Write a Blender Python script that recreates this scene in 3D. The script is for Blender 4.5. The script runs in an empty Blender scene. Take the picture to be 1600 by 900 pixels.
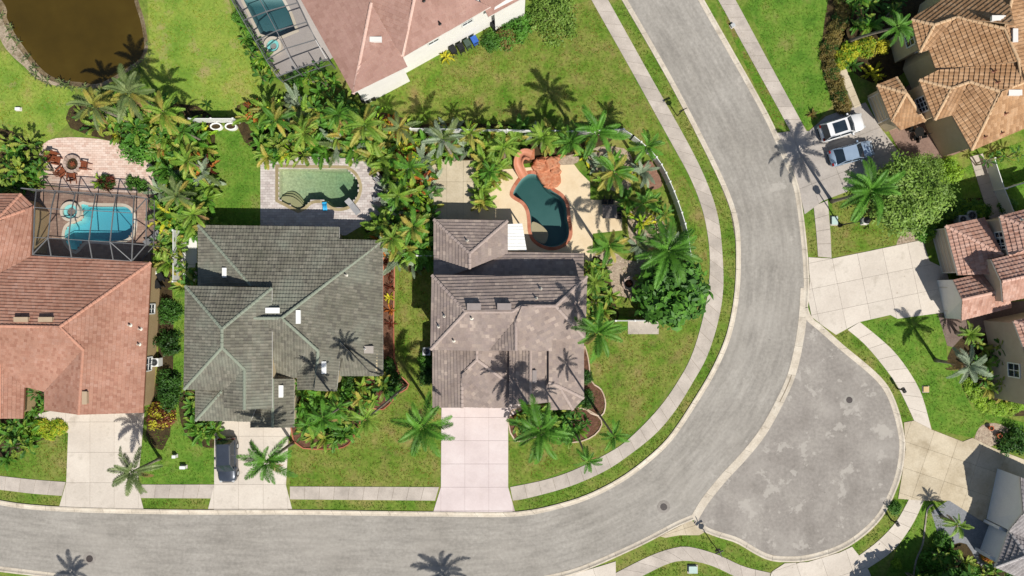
import bpy, bmesh, math, random
from mathutils import Vector, Matrix
from mathutils.geometry import tessellate_polygon
random.seed(7)
R = math.radians
sc = bpy.context.scene
COL = sc.collection

# ------------------------------------------------------------------ camera, sky, sun, exposure
CAM_H = 72.0
cd = bpy.data.cameras.new('camera'); cam = bpy.data.objects.new('camera', cd); COL.objects.link(cam)
cam.location = (0, 0, CAM_H); cam.rotation_euler = (0, 0, 0)
cd.lens = 24.0; cd.sensor_width = 36.0; cd.clip_start = 1.0; cd.clip_end = 2000.0
sc.camera = cam
SUN = Vector((0.46, -0.70, 1.0)).normalized()          # towards the sun
sun_el = math.asin(SUN.z); sun_az = math.atan2(SUN.x, SUN.y)
w = bpy.data.worlds.new('World'); sc.world = w; w.use_nodes = True
nt = w.node_tree
sky = nt.nodes.new('ShaderNodeTexSky'); sky.sky_type = 'NISHITA'; sky.sun_disc = False
sky.sun_elevation = sun_el; sky.sun_rotation = sun_az
bg = nt.nodes['Background']; bg.inputs['Strength'].default_value = 0.075
nt.links.new(sky.outputs['Color'], bg.inputs['Color'])
sl = bpy.data.lights.new('sun', 'SUN'); so = bpy.data.objects.new('sun', sl); COL.objects.link(so)
sl.energy = 5.0; sl.angle = R(0.53); sl.color = (1.0, 0.955, 0.88)
so.rotation_euler = SUN.to_track_quat('Z', 'Y').to_euler(); so.location = SUN * 120
sc.view_settings.view_transform = 'Standard'; sc.view_settings.look = 'None'
sc.view_settings.exposure = 0.08; sc.view_settings.gamma = 1.0
sc.view_settings.use_curve_mapping = False
sc.cycles.max_bounces = 6; sc.cycles.transparent_max_bounces = 16
sc.cycles.caustics_reflective = False; sc.cycles.caustics_refractive = False

# ------------------------------------------------------------------ helpers
FPX = 1600 * 24.0 / 36.0
def P(px, py, h=0.0):
    k = (CAM_H - h) / FPX
    return ((px - 800) * k, (450 - py) * k)
def P3(px, py, h=0.0):
    x, y = P(px, py, h); return Vector((x, y, h))
def lin(c):
    if isinstance(c, str):
        c = [int(c[i:i+2], 16) / 255 for i in (0, 2, 4)]
        c = [v / 12.92 if v <= 0.04045 else ((v + 0.055) / 1.055) ** 2.4 for v in c]
    return (c[0], c[1], c[2], 1.0)

MATS = {}
def mat(name, cols, scale=3.0, rough=0.85, bump=0.0, bscale=None, detail=6.0, fine=None, tint=None, objrand=0.0,
        metal=0.0, spec=0.3, coat=0.0, sub=0.0, stain=None, bands=None, ribbon=None, patch=None, spots=None):
    """cols: list of colours spread over a noise; tint: list of colours over the per-piece 'tint' attribute;
    objrand: brightness spread between objects; stain: (colour, scale, amount); fine: (scale, amount) speckle"""
    if name in MATS: return MATS[name]
    m = bpy.data.materials.new(name); m.use_nodes = True; MATS[name] = m
    n = m.node_tree.nodes; l = m.node_tree.links
    b = n['Principled BSDF']
    b.inputs['Roughness'].default_value = rough; b.inputs['Metallic'].default_value = metal
    b.inputs['Specular IOR Level'].default_value = spec; b.inputs['Coat Weight'].default_value = coat
    geo = n.new('ShaderNodeNewGeometry')
    pos = geo.outputs['Position']
    def ramp(fac, cs, lo=0.3, hi=0.7):
        r = n.new('ShaderNodeValToRGB'); e = r.color_ramp.elements
        while len(e) < len(cs): e.new(0.5)
        for i, c in enumerate(cs):
            e[i].position = lo + (hi - lo) * i / max(1, len(cs) - 1); e[i].color = lin(c)
        l.new(fac, r.inputs['Fac']); return r.outputs['Color']
    def noise(s, d=6.0, vec=None):
        t = n.new('ShaderNodeTexNoise'); t.inputs['Scale'].default_value = s; t.inputs['Detail'].default_value = d
        t.inputs['Roughness'].default_value = 0.62
        l.new(vec or pos, t.inputs['Vector']); return t.outputs['Fac']
    def mix(a, bb, fac, mode='MIX'):
        x = n.new('ShaderNodeMix'); x.data_type = 'RGBA'; x.blend_type = mode; x.clamp_result = False
        for v, i in ((fac, 0), (a, 6), (bb, 7)):
            if isinstance(v, (int, float)): x.inputs[i].default_value = v
            elif isinstance(v, tuple): x.inputs[i].default_value = v
            else: l.new(v, x.inputs[i])
        return x.outputs[2]
    def maprange(v, a, bq, c, d):
        q = n.new('ShaderNodeMapRange'); l.new(v, q.inputs[0])
        for i, k in enumerate((a, bq, c, d)): q.inputs[i + 1].default_value = k
        return q.outputs[0]
    def grey(v):
        cc = n.new('ShaderNodeCombineColor')
        for i in range(3): l.new(v, cc.inputs[i])
        return cc.outputs[0]
    if tint:
        at = n.new('ShaderNodeAttribute'); at.attribute_name = 'tint'
        col = ramp(at.outputs['Fac'], tint, 0.0, 1.0)
        if cols: col = mix(col, ramp(noise(scale, detail), cols), 1.0, 'MULTIPLY')
    else:
        col = ramp(noise(scale, detail), cols) if len(cols) > 1 else mix(lin(cols[0]), lin(cols[0]), 0.0)
    if fine:
        col = mix(col, grey(maprange(noise(fine[0], 3.0), 0.25, 0.75, 1 - fine[1], 1 + fine[1])), 1.0, 'MULTIPLY')
    if bands:     # soft streaks stretched along a world axis (x scale, y scale, amount)
        mp = n.new('ShaderNodeMapping'); mp.inputs['Scale'].default_value = (bands[0], bands[1], 1)
        l.new(pos, mp.inputs['Vector'])
        col = mix(col, grey(maprange(noise(1.0, 4.0, mp.outputs[0]), 0.3, 0.7, 1 - bands[2], 1 + bands[2])), 1.0, 'MULTIPLY')
    if ribbon:    # wear streaks that follow the road: noise over (along, across)
        at2 = n.new('ShaderNodeAttribute'); at2.attribute_name = 'flow'
        mp = n.new('ShaderNodeMapping'); mp.inputs['Scale'].default_value = (ribbon[0], ribbon[1], 1); l.new(at2.outputs['Vector'], mp.inputs['Vector'])
        col = mix(col, grey(maprange(noise(1.0, 5.0, mp.outputs[0]), 0.3, 0.7, 1 - ribbon[2], 1 + ribbon[2])), 1.0, 'MULTIPLY')
    if patch:     # crisp-edged pale worn patches (colour, scale, amount, threshold)
        col = mix(col, lin(patch[0]), maprange(noise(patch[1], 9.0), patch[3], patch[3] + 0.035, 0.0, patch[2]))
    if spots:     # small dark drips (colour, scale, amount, threshold)
        col = mix(col, lin(spots[0]), maprange(noise(spots[1], 2.0), spots[3], spots[3] + 0.03, 0.0, spots[2]))
    if stain:
        col = mix(col, lin(stain[0]), maprange(noise(stain[1], 7.0), stain[3] if len(stain) > 3 else 0.52, 0.72, 0.0, stain[2]))
    if objrand:
        oi = n.new('ShaderNodeObjectInfo')
        col = mix(col, grey(maprange(oi.outputs['Random'], 0, 1, 1 - objrand, 1 + objrand)), 1.0, 'MULTIPLY')
    l.new(col, b.inputs['Base Color'])
    if bump:
        bp = n.new('ShaderNodeBump'); bp.inputs['Strength'].default_value = bump; bp.inputs['Distance'].default_value = 0.05
        l.new(noise(bscale or scale * 8, 4.0), bp.inputs['Height']); l.new(bp.outputs[0], b.inputs['Normal'])
    if sub:
        tr = n.new('ShaderNodeBsdfTranslucent'); l.new(col, tr.inputs['Color'])
        ms = n.new('ShaderNodeMixShader'); ms.inputs[0].default_value = sub
        l.new(b.outputs[0], ms.inputs[1]); l.new(tr.outputs[0], ms.inputs[2])
        l.new(ms.outputs[0], n['Material Output'].inputs['Surface'])
    return m

def water_mat(name, tintc, wave=1.5, bump=0.25, gloss=0.06):
    m = bpy.data.materials.new(name); m.use_nodes = True; n = m.node_tree.nodes; l = m.node_tree.links
    n.remove(n['Principled BSDF'])
    geo = n.new('ShaderNodeNewGeometry')
    t = n.new('ShaderNodeTexNoise'); t.inputs['Scale'].default_value = wave; t.inputs['Detail'].default_value = 4
    l.new(geo.outputs['Position'], t.inputs['Vector'])
    bp = n.new('ShaderNodeBump'); bp.inputs['Strength'].default_value = bump; bp.inputs['Distance'].default_value = 0.08
    l.new(t.outputs['Fac'], bp.inputs['Height'])
    tr = n.new('ShaderNodeBsdfTransparent'); tr.inputs['Color'].default_value = lin(tintc)
    gl = n.new('ShaderNodeBsdfGlossy'); gl.inputs['Roughness'].default_value = 0.08; l.new(bp.outputs[0], gl.inputs['Normal'])
    ms = n.new('ShaderNodeMixShader'); ms.inputs[0].default_value = gloss
    l.new(tr.outputs[0], ms.inputs[1]); l.new(gl.outputs[0], ms.inputs[2])
    l.new(ms.outputs[0], n['Material Output'].inputs['Surface'])
    return m
def pool_water(name, c, density, wave=1.5, bump=0.3):
    m = water_mat(name, 'ffffff', wave, bump, 0.03); n = m.node_tree.nodes
    va = n.new('ShaderNodeVolumeAbsorption'); va.inputs['Color'].default_value = lin(c); va.inputs['Density'].default_value = density
    m.node_tree.links.new(va.outputs[0], n['Material Output'].inputs['Volume']); return m
def screen_mat(name, c, opacity):
    m = bpy.data.materials.new(name); m.use_nodes = True; n = m.node_tree.nodes; l = m.node_tree.links
    b = n['Principled BSDF']; b.inputs['Base Color'].default_value = lin(c); b.inputs['Roughness'].default_value = 0.7
    tr = n.new('ShaderNodeBsdfTransparent'); ms = n.new('ShaderNodeMixShader'); ms.inputs[0].default_value = opacity
    l.new(tr.outputs[0], ms.inputs[1]); l.new(b.outputs[0], ms.inputs[2]); l.new(ms.outputs[0], n['Material Output'].inputs['Surface'])
    return m

class MB:
    """collects faces of one mesh"""
    def __init__(s): s.v = []; s.f = []; s.t = []; s.smooth = False
    def add(s, vs, fs, tint=0.5):
        o = len(s.v); s.v += [tuple(p) for p in vs]
        s.f += [tuple(i + o for i in f) for f in fs]; s.t += [tint] * len(fs)
    def box(s, c, size, rz=0.0, tint=0.5, taper=1.0):
        x, y, z = size[0] / 2, size[1] / 2, size[2] / 2; vs = []
        ca, sa = math.cos(rz), math.sin(rz)
        for k, q in ((-z, 1.0), (z, taper)):
            for a, b in ((-x, -y), (x, -y), (x, y), (-x, y)):
                a *= q; b *= q
                vs.append((c[0] + a * ca - b * sa, c[1] + a * sa + b * ca, c[2] + k))
        s.add(vs, [(3, 2, 1, 0), (4, 5, 6, 7), (0, 1, 5, 4), (1, 2, 6, 5), (2, 3, 7, 6), (3, 0, 4, 7)], tint)
    def bar(s, a, b, w, h=None, tint=0.5):
        a = Vector(a); b = Vector(b); d = (b - a)
        if d.length < 1e-5: return
        d.normalize(); h = h or w
        up = Vector((0, 0, 1)) if abs(d.z) < 0.95 else Vector((0, 1, 0))
        sx = d.cross(up).normalized() * w / 2; sy = sx.cross(d).normalized() * h / 2
        vs = [p + i * sx + j * sy for p in (a, b) for i, j in ((-1, -1), (1, -1), (1, 1), (-1, 1))]
        s.add(vs, [(0, 1, 2, 3), (7, 6, 5, 4), (4, 5, 1, 0), (5, 6, 2, 1), (6, 7, 3, 2), (7, 4, 0, 3)], tint)
    def tube(s, pts, rads, n=8, cap=True):
        rings = []; pts = [Vector(p) for p in pts]
        for i, p in enumerate(pts):
            d = (pts[min(i + 1, len(pts) - 1)] - pts[max(i - 1, 0)]).normalized()
            up = Vector((1, 0, 0)) if abs(d.x) < 0.9 else Vector((0, 1, 0))
            a = d.cross(up).normalized(); b = d.cross(a)
            rings.append([p + (a * math.cos(t) + b * math.sin(t)) * rads[i] for t in [2 * math.pi * k / n for k in range(n)]])
        vs = [v for r in rings for v in r]; fs = []
        for i in range(len(rings) - 1):
            for k in range(n):
                fs.append((i * n + k, i * n + (k + 1) % n, (i + 1) * n + (k + 1) % n, (i + 1) * n + k))
        if cap: fs += [tuple(range(n - 1, -1, -1)), tuple(range((len(rings) - 1) * n, len(rings) * n))]
        s.add(vs, fs)
    def lathe(s, c, prof, n=20, tint=0.5):
        vs = [(c[0] + r * math.cos(2 * math.pi * k / n), c[1] + r * math.sin(2 * math.pi * k / n), c[2] + z) for r, z in prof for k in range(n)]
        fs = [(i * n + k, i * n + (k + 1) % n, (i + 1) * n + (k + 1) % n, (i + 1) * n + k) for i in range(len(prof) - 1) for k in range(n)]
        s.add(vs, fs, tint)
    def prism(s, poly, z0, z1, tint=0.5, bottom=False):
        """poly: list of (x,y)"""
        poly = ccw(poly); n = len(poly)
        vs = [(x, y, z1) for x, y in poly] + [(x, y, z0) for x, y in poly]
        fs = [tuple(t) for t in tri(poly)]
        fs += [(i, n + i, n + (i + 1) % n, (i + 1) % n) for i in range(n)]
        if bottom: fs += [tuple(n + i for i in reversed(t)) for t in tri(poly)]
        s.add(vs, fs, tint)
    def sheet(s, poly, z, holes=()):
        loops = [[Vector((x, y, 0)) for x, y in poly]] + [[Vector((x, y, 0)) for x, y in h] for h in holes]
        pts = [p for lp in loops for p in lp]
        fs = []
        for t in tessellate_polygon(loops):
            a, b, c = (pts[i] for i in t)
            if (b - a).cross(c - a).z < 0: t = (t[0], t[2], t[1])
            fs.append(tuple(t))
        s.add([(p.x, p.y, z) for p in pts], fs)
    def mesh(s, name, smooth=False):
        me = bpy.data.meshes.new(name); me.from_pydata(s.v, [], s.f)
        at = me.attributes.new('tint', 'FLOAT', 'FACE'); at.data.foreach_set('value', s.t)
        if smooth: me.polygons.foreach_set('use_smooth', [True] * len(me.polygons))
        me.update(); return me
    def build(s, name, m, parent=None, smooth=False, world=True, **kw):
        return link(name, s.mesh(name, smooth), m, parent, world, **kw)

def area(poly): return 0.5 * sum(poly[i][0] * poly[(i + 1) % len(poly)][1] - poly[(i + 1) % len(poly)][0] * poly[i][1] for i in range(len(poly)))
def ccw(poly): return list(poly) if area(poly) > 0 else list(reversed(poly))
def tri(poly):
    out = []
    v = [Vector((x, y, 0)) for x, y in poly]
    for t in tessellate_polygon([v]):
        a, b, c = (v[i] for i in t)
        if (b - a).cross(c - a).z < 0: t = (t[0], t[2], t[1])
        out.append(tuple(t))
    return out
def tag(o, label=None, cat=None, group=None, kind=None):
    if label: o['label'] = label
    if cat: o['category'] = cat
    if group: o['group'] = group
    if kind: o['kind'] = kind
    return o
def wloc(o):
    v = Vector((0, 0, 0))
    while o is not None: v = v + o.location; o = o.parent
    return v
def link(name, me, m, parent=None, world=True, **kw):
    """world=True: mesh is in world coordinates, cancel the parent's offset"""
    if m is not None and not me.materials: me.materials.append(m)
    o = bpy.data.objects.new(name, me); COL.objects.link(o)
    if parent is not None:
        o.parent = parent
        if world: o.location = -wloc(parent)
    return tag(o, **kw)
def thing(name, loc, label, cat, group=None, rz=0.0):
    o = bpy.data.objects.new(name, None); COL.objects.link(o); o.location = loc; o.rotation_euler = (0, 0, rz)
    o.empty_display_size = 0.3
    return tag(o, label, cat, group)
def inset(poly, d):
    poly = ccw(poly); n = len(poly); out = []
    for i in range(n):
        a, b, c = Vector(poly[i - 1]), Vector(poly[i]), Vector(poly[(i + 1) % n])
        u = (b - a).normalized(); v = (c - b).normalized()
        nu = Vector((-u.y, u.x)); nv = Vector((-v.y, v.x))
        den = 1 + nu.dot(nv)
        out.append(tuple(b + (nu + nv) * (d / max(den, 0.25))))
    return out
def smoothpoly(pts, sub=4, closed=True):
    """Catmull-Rom through the points"""
    n = len(pts); out = []
    rng = range(n) if closed else range(n - 1)
    for i in rng:
        g = (lambda k: pts[k % n]) if closed else (lambda k: pts[max(0, min(n - 1, k))])
        p0, p1, p2, p3 = g(i - 1), g(i), g(i + 1), g(i + 2)
        for s in range(sub):
            t = s / sub
            out.append(tuple(0.5 * (2 * b + (c - a) * t + (2 * a - 5 * b + 4 * c - d) * t * t + (3 * b - a - 3 * c + d) * t ** 3)
                             for a, b, c, d in zip(p0, p1, p2, p3)))
    if not closed: out.append(tuple(pts[-1]))
    return out
def W(pts, h=0.0): return [P(x, y, h) for x, y in pts]
def clip(poly, lo, hi, ax):
    for sgn, lim in ((1, lo), (-1, -hi)):
        out = []
        for i in range(len(poly)):
            a, b = poly[i - 1], poly[i]
            da, db = sgn * a[ax] - lim, sgn * b[ax] - lim
            if (da >= 0) != (db >= 0):
                t = da / (da - db); out.append((a[0] + (b[0] - a[0]) * t, a[1] + (b[1] - a[1]) * t))
            if db >= 0: out.append(b)
        poly = out
        if len(poly) < 3: return []
    return poly
def inside(p, poly):
    r = False; n = len(poly)
    for i in range(n):
        a, b = poly[i - 1], poly[i]
        if (a[1] > p[1]) != (b[1] > p[1]) and p[0] < (b[0] - a[0]) * (p[1] - a[1]) / (b[1] - a[1]) + a[0]: r = not r
    return r
def cells(poly2, du, dv, stagger=0.5, gap=0.0):
    """clip a 2-D polygon into a running grid; yields (clipped polygon, u0, v0)"""
    us = [p[0] for p in poly2]; vs = [p[1] for p in poly2]
    j = 0; v = min(vs)
    while v < max(vs):
        u = min(us) - (du * stagger if j % 2 else 0)
        while u < max(us):
            c4 = [(u + gap, v + gap), (u + du - gap, v + gap), (u + du - gap, v + dv - gap), (u + gap, v + dv - gap)]
            if all(inside(p, poly2) for p in c4): yield c4, u, v
            else:
                c = clip(clip(poly2, u + gap, u + du - gap, 0), v + gap, v + dv - gap, 1)
                if len(c) >= 3 and abs(area(c)) > 0.02 * du * dv: yield c, u, v
            u += du
        v += dv; j += 1

# ------------------------------------------------------------------ materials
GRASS = dict(bump=0.9, bscale=14.0, rough=0.95, spec=0.1)
M_lawn = mat('lawn_grass', ['496a20', '5d7a2a', '74803a', '857f4a'], 0.3, fine=(3.2, 0.34), stain=('8d7c52', 0.35, 0.6, 0.54), **GRASS)
M_lime = mat('lawn_lime', ['5c7e2a', '748f38', '869640', '989054'], 0.3, fine=(3.2, 0.26), stain=('a08c66', 0.45, 0.85, 0.55), **GRASS)
M_lush = mat('lawn_lush', ['466a22', '587c2a', '688432', '7a8044'], 0.4, fine=(3.4, 0.32), stain=('86804c', 0.5, 0.5, 0.58), **GRASS)
M_dry = mat('lawn_dry', ['4d7020', '637a2c', '78803c', '877c4c'], 0.42, fine=(3.0, 0.36), stain=('83704a', 0.5, 0.65, 0.52), **GRASS)
M_verge = mat('verge_grass', ['45701e', '567a24', '687a32', '776e3e'], 0.8, fine=(3.4, 0.36), stain=('7c6444', 0.8, 0.65, 0.56), **GRASS)
M_asph = mat('asphalt', ['8a857d', '959088', '9f9a92'], 0.16, rough=0.92, fine=(3.0, 0.16), bump=0.25, bscale=12, stain=('aca69d', 0.12, 0.5, 0.5), ribbon=(0.22, 13.0, 0.17), patch=('b4aea5', 0.3, 0.55, 0.645), spots=('5c5853', 0.8, 0.4, 0.735), spec=0.15)
M_asph2 = mat('asphalt_old', ['857f78', '908a83', '9c968e'], 0.3, rough=0.92, fine=(3.0, 0.17), bump=0.25, bscale=12, stain=('a8a29a', 0.22, 0.6, 0.5), patch=('b2aca3', 0.5, 0.6, 0.575), spots=('5c5853', 0.9, 0.4, 0.72), bands=(0.5, 0.06, 0.08), spec=0.15)
M_conc = mat('concrete', ['bfb5a8', 'cac0b3', 'd2c9bc'], 0.35, fine=(7.0, 0.07), bump=0.1, objrand=0.045, stain=('94897a', 0.7, 0.5, 0.54), spots=('8a7c68', 1.3, 0.4, 0.71), spec=0.2)
M_conc_w = mat('walk_concrete', ['a39a90', 'b2a89d', 'bfb5aa'], 0.5, fine=(7.0, 0.08), bump=0.1, objrand=0.09, stain=('8f877e', 0.6, 0.5, 0.54), spec=0.2)
M_conc_d = mat('weathered_concrete', ['ad9f86', 'bdb098', 'c6baa3'], 0.4, fine=(6.0, 0.1), bump=0.1, objrand=0.05, stain=('8a7a60', 0.45, 0.6, 0.54), spec=0.2)
M_conc_p = mat('pink_concrete', ['c6b8b5', 'cec0bd', 'd4c8c5'], 0.35, fine=(7.0, 0.04), bump=0.06, objrand=0.02, stain=('b8a8a2', 0.4, 0.35, 0.56), spec=0.2)
M_joint = mat('joint_dirt', ['7a7060', '8a7f6c'], 2.0, rough=0.95)
M_kerb = mat('kerb_concrete', ['b4a998', 'c4b9a8', 'cdc4b4'], 0.7, fine=(6.0, 0.12), bump=0.15, objrand=0.07, stain=('84796a', 0.9, 0.6, 0.55))
M_mulch = mat('red_mulch', ['463024', '624434', '725444'], 3.0, fine=(9.0, 0.5), bump=1.0, bscale=12, rough=0.95)
M_gravel = mat('gravel_bed', ['8a7868', 'a3927f', 'b7a892'], 3.0, fine=(8.0, 0.4), bump=1.0, bscale=11, rough=0.95)
M_soil = mat('bed_soil', ['2c2416', '40341f', '4e4226'], 1.5, fine=(7.0, 0.4), bump=1.0, bscale=10, rough=0.95)
M_white = mat('white_paint', ['dcdcd8', 'e4e4e0'], 1.0, rough=0.5)
M_trim = mat('off_white_trim', ['cfc8ba', 'd8d1c4'], 1.0, rough=0.6)
M_tanw = mat('tan_stucco', ['a08a66', 'ab9571'], 1.2, bump=0.2, fine=(9.0, 0.06))
M_creamw = mat('cream_stucco', ['bfae8c', 'c9b897'], 1.2, bump=0.2, fine=(9.0, 0.06))
M_whitew = mat('white_stucco', ['dedad4', 'e6e2dc'], 1.2, bump=0.2, fine=(9.0, 0.04))
M_beigew = mat('beige_stucco', ['b5a593', 'bfb09f'], 1.2, bump=0.2, fine=(9.0, 0.05))
M_greyw = mat('pale_grey_stucco', ['d8dade', 'e0e2e6'], 1.2, bump=0.2, fine=(9.0, 0.05))
M_glass = mat('window_glass', ['1d2730', '2a3640'], 1.0, rough=0.08, spec=0.8)
M_black = mat('black_metal', ['141414', '1c1c1c'], 2.0, rough=0.45)
M_iron = mat('cast_iron', ['3e3836', '4b4442'], 4.0, rough=0.6)
M_alu = mat('bronze_aluminium', ['6f6f70', '7d7d7d'], 3.0, rough=0.4, metal=0.2)
M_screen = screen_mat('insect_screen', '2a2b30', 0.17)
M_blackp = mat('black_plastic', ['1a1b1d', '242527'], 3.0, rough=0.5)
M_greenp = mat('green_plastic', ['3b4a40', '46564b'], 3.0, rough=0.5)
M_bluep = mat('blue_plastic', ['2d55a0', '3763b4'], 3.0, rough=0.5)
M_wood = mat('brown_wood', ['6d3a24', '85492e'], 4.0, rough=0.6, objrand=0.12)
M_grid = mat('ac_grey', ['b0b2b2', 'bdbfbf'], 3.0, rough=0.5)
# foliage
def leafm(name, cols, sub=0.22, objrand=0.22, scale=0.8):
    return mat(name, cols, scale, rough=0.55, objrand=objrand, sub=sub, spec=0.35, detail=3.0)
L_palm = leafm('palm_green', ['3c661c', '528426', '6e9e3c'])
L_palmy = leafm('palm_yellowing', ['7a8434', '9c9844', 'b69e4c'])
L_olive = leafm('palm_olive', ['56683a', '6b7c48', '86925e'])
L_pale = leafm('palm_silver', ['6e8062', '86967a', 'a2ae92'])
L_bird = leafm('paddle_green', ['2c561a', '447426', '659038'])
L_birdy = leafm('paddle_yellow', ['64802a', '849838', 'a4a44a'])
L_areca = leafm('areca_green', ['587c22', '749632', '98ac48'])
L_shrub = leafm('shrub_green', ['36601e', '4d7c26', '679634'])
L_dark = leafm('shrub_dark', ['264818', '38601e', '4a7428'])
L_limeb = leafm('shrub_lime', ['6a9220', '86ac2a', 'a2c03a'])
L_yel = leafm('shrub_yellow', ['a0a428', 'c0bc30', 'd6cc48'])
L_red = leafm('croton_red', ['4a2418', '6c3524', '8a4a30'])
L_brown = leafm('hedge_brown', ['5c5a2a', '7a6c34', '8c7844'])
L_oak = leafm('tree_olive', ['5a7a2a', '78983c', '9ab658'])
L_orange = leafm('bromeliad_orange', ['8a4a1c', 'b06a2c', 'c08a40'])
L_dead = leafm('dead_frond', ['7a5f3c', '94764c', 'ab8e62'])
M_trunk = mat('palm_trunk', ['6d6558', '857c6e', '99907f'], 3.0, bump=0.6, objrand=0.12)
M_bark = mat('bark', ['4a3c2e', '5c4c3a'], 4.0, bump=0.8)
M_shaft = mat('palm_shaft', ['56762c', '688a38'], 2.0, rough=0.5)
# ------------------------------------------------------------------ ground, pond, pools
POND = smoothpoly([(-80, -60), (-30, -20), (-2, 10), (0, 28), (12, 52), (25, 72), (40, 92), (55, 110), (72, 124), (95, 132), (120, 135), (150, 138), (178, 126), (200, 112), (222, 96), (231, 75), (229, 50), (224, 25), (216, 0), (205, -60)], 3)
POOL1 = smoothpoly([(127, 320), (140, 321), (160, 322), (178, 322), (195, 323), (205, 330), (210, 345), (209, 360), (203, 370), (190, 376), (170, 378), (150, 376), (132, 378), (118, 392), (106, 382), (101, 370), (104, 356), (112, 350), (124, 346), (131, 338)], 3)
POOL2 = [(435, 262), (480, 262.5), (541, 263.5)] + smoothpoly([(541, 263.5), (553, 272), (560, 285), (561, 297), (556, 311), (546, 321), (532, 325), (519, 323), (508, 315), (497, 312.5), (485, 315), (476, 323), (469, 327)], 3, False) + [(466, 328), (435, 312)]
POOL3 = smoothpoly([(802, 301), (811, 285), (822, 274), (834, 272), (846, 278), (855, 291), (864, 299), (876, 307), (884, 320), (886, 340), (889, 357), (888, 370), (879, 381), (863, 386), (847, 382), (835, 373), (830, 360), (829, 343), (826, 327), (818, 315), (805, 307)], 3)
POOL4 = [(380, -2), (398, 35), (407, 53), (422, 58), (438, 57), (462, 47), (452, 20), (440, -2)]
grounds = MB()
holes = [W(POND), W(POOL1), W(POOL2), W(POOL3), W(POOL4)]
big = [(-300, -300), (300, -300), (300, 300), (-300, 300)]
grounds.sheet(big, 0.0, holes)
g = grounds.build('ground', M_lawn, kind='structure')

def sheet(name, poly, m, z, holes=(), kind='structure', parent=None):
    b = MB(); b.sheet(poly, z, holes); return b.build(name, m, parent, kind=kind)

# pond: bank sloping under murky water
b = MB(); rim = W(POND); low = inset(rim, 1.6); n = len(rim); rim2 = ccw(rim)
b.add([(x, y, 0) for x, y in rim2] + [(x, y, -0.75) for x, y in low], [(i, (i + 1) % n, n + (i + 1) % n, n + i) for i in range(n)])
M_bank = mat('pond_bank', ['5a4a30', '7a6a50', '9a8d78'], 0.8, fine=(5.0, 0.4), bump=1.0, bscale=6)
b.build('pond_bank', M_bank, kind='structure')
M_pond = mat('pond_water', ['3c300f', '463812', '504218'], 0.12, rough=0.06, bump=0.05, bscale=2.0, spec=0.35)
sheet('pond', inset(rim, 0.5), M_pond, -0.25)
# eroded sandy rim on the west shore
M_rim = mat('sandy_rim', ['8d7c66', 'a39480', '6f6248'], 1.2, fine=(6.0, 0.35), bump=0.8)
wr = smoothpoly([(-2, 8), (4, 30), (14, 52), (27, 72), (42, 92), (57, 110), (75, 124), (98, 132)], 3, False)
wo = smoothpoly([(-12, 12), (-6, 42), (5, 70), (22, 90), (38, 104), (54, 120), (72, 130), (98, 136)], 3, False)
sheet('shore_path', W(wr + wo[::-1]), M_rim, 0.012)

def basin(parent, poly, d0, d1, axis, m, mw, waterz=-0.12):
    """pool shell whose floor falls from depth d0 to d1 along an axis, and the body of water in it"""
    poly = ccw(poly); n = len(poly); mid = inset(poly, 0.22); ax = Vector(axis).normalized()
    tt = [p[0] * ax.x + p[1] * ax.y for p in mid]; lo, hi = min(tt), max(tt)
    z = lambda p: -(d0 + (d1 - d0) * (p[0] * ax.x + p[1] * ax.y - lo) / (hi - lo))
    b = MB()
    b.add([(x, y, 0) for x, y in poly] + [(p[0], p[1], z(p)) for p in mid],
          [(i, (i + 1) % n, n + (i + 1) % n, n + i) for i in range(n)] + [tuple(n + k for k in t) for t in tri(mid)])
    b.build('pool_shell', m, parent)
    w = MB(); w.prism(inset(poly, 0.012), -3.2, waterz, bottom=True); w.build('water', mw, parent)
def coping(parent, poly, wd, m, z=0.05, seg=1):
    """ring of coping stones just outside the pool edge"""
    poly = ccw(poly); out = inset(poly, -wd); n = len(poly); k = 0
    while k < n:
        e = min(k + seg, n); b = MB()
        a = [poly[i % n] for i in range(k, e + 1)]; c = [out[i % n] for i in range(k, e + 1)]
        b.prism(a + c[::-1], -0.15, z + random.uniform(-.004, .004), random.random()); b.build('coping_stone', m, parent); k = e

M_p1 = mat('pool_plaster_turquoise', ['8ce0dc', '9ae6e2'], 0.5)
M_p2 = mat('pool_plaster_green', ['a8a986', 'b2b290', '98a386'], 0.5, fine=(4.5, .3))  # fine speckle paints caustic light mottling into the plaster colour
M_p3 = mat('pool_plaster_dark', ['6f9a94', '7ca49e'], 0.5)
M_p4 = mat('pool_plaster_teal', ['7aa8a8', '86b2b2'], 0.5)
M_w1 = pool_water('water_turquoise', '30b8d8', 0.42)
M_w2 = pool_water('water_green', '58b898', 0.3, 5.0, 1.0)
M_w3 = pool_water('water_dark', '2c8c90', 0.42)
M_w4 = pool_water('water_teal', '3a98a8', 0.45)
M_cop_t = mat('coping_terracotta', ['e4dcd8', 'ffffff'], 1.5, fine=(8.0, 0.1), tint=['a8664c', 'b5745a', 'bd8068'])
M_cop_l = mat('coping_light', None, 1.0, tint=['c8bca8', 'd4c9b8', 'ddd3c4'])
M_cop_g = mat('coping_tan', None, 1.0, tint=['8a7c5c', '9c8e6c', 'a89a78'])
p1 = thing('swimming_pool', P3(155, 350), 'bright turquoise freeform pool under the screened cage beside red tiled house', 'pool')
basin(p1, W(POOL1), 1.1, 1.7, (1, 0), M_p1, M_w1); coping(p1, W(POOL1), 0.3, M_cop_l, 0.045, 3)
p2 = thing('swimming_pool', P3(495, 295), 'green tinted pool with one round end and steps behind green-grey roof', 'pool')
basin(p2, W(POOL2), 0.7, 2.2, (1, -0.1), M_p2, M_w2); coping(p2, W(POOL2), 0.32, M_cop_g, 0.045, 2)
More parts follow.
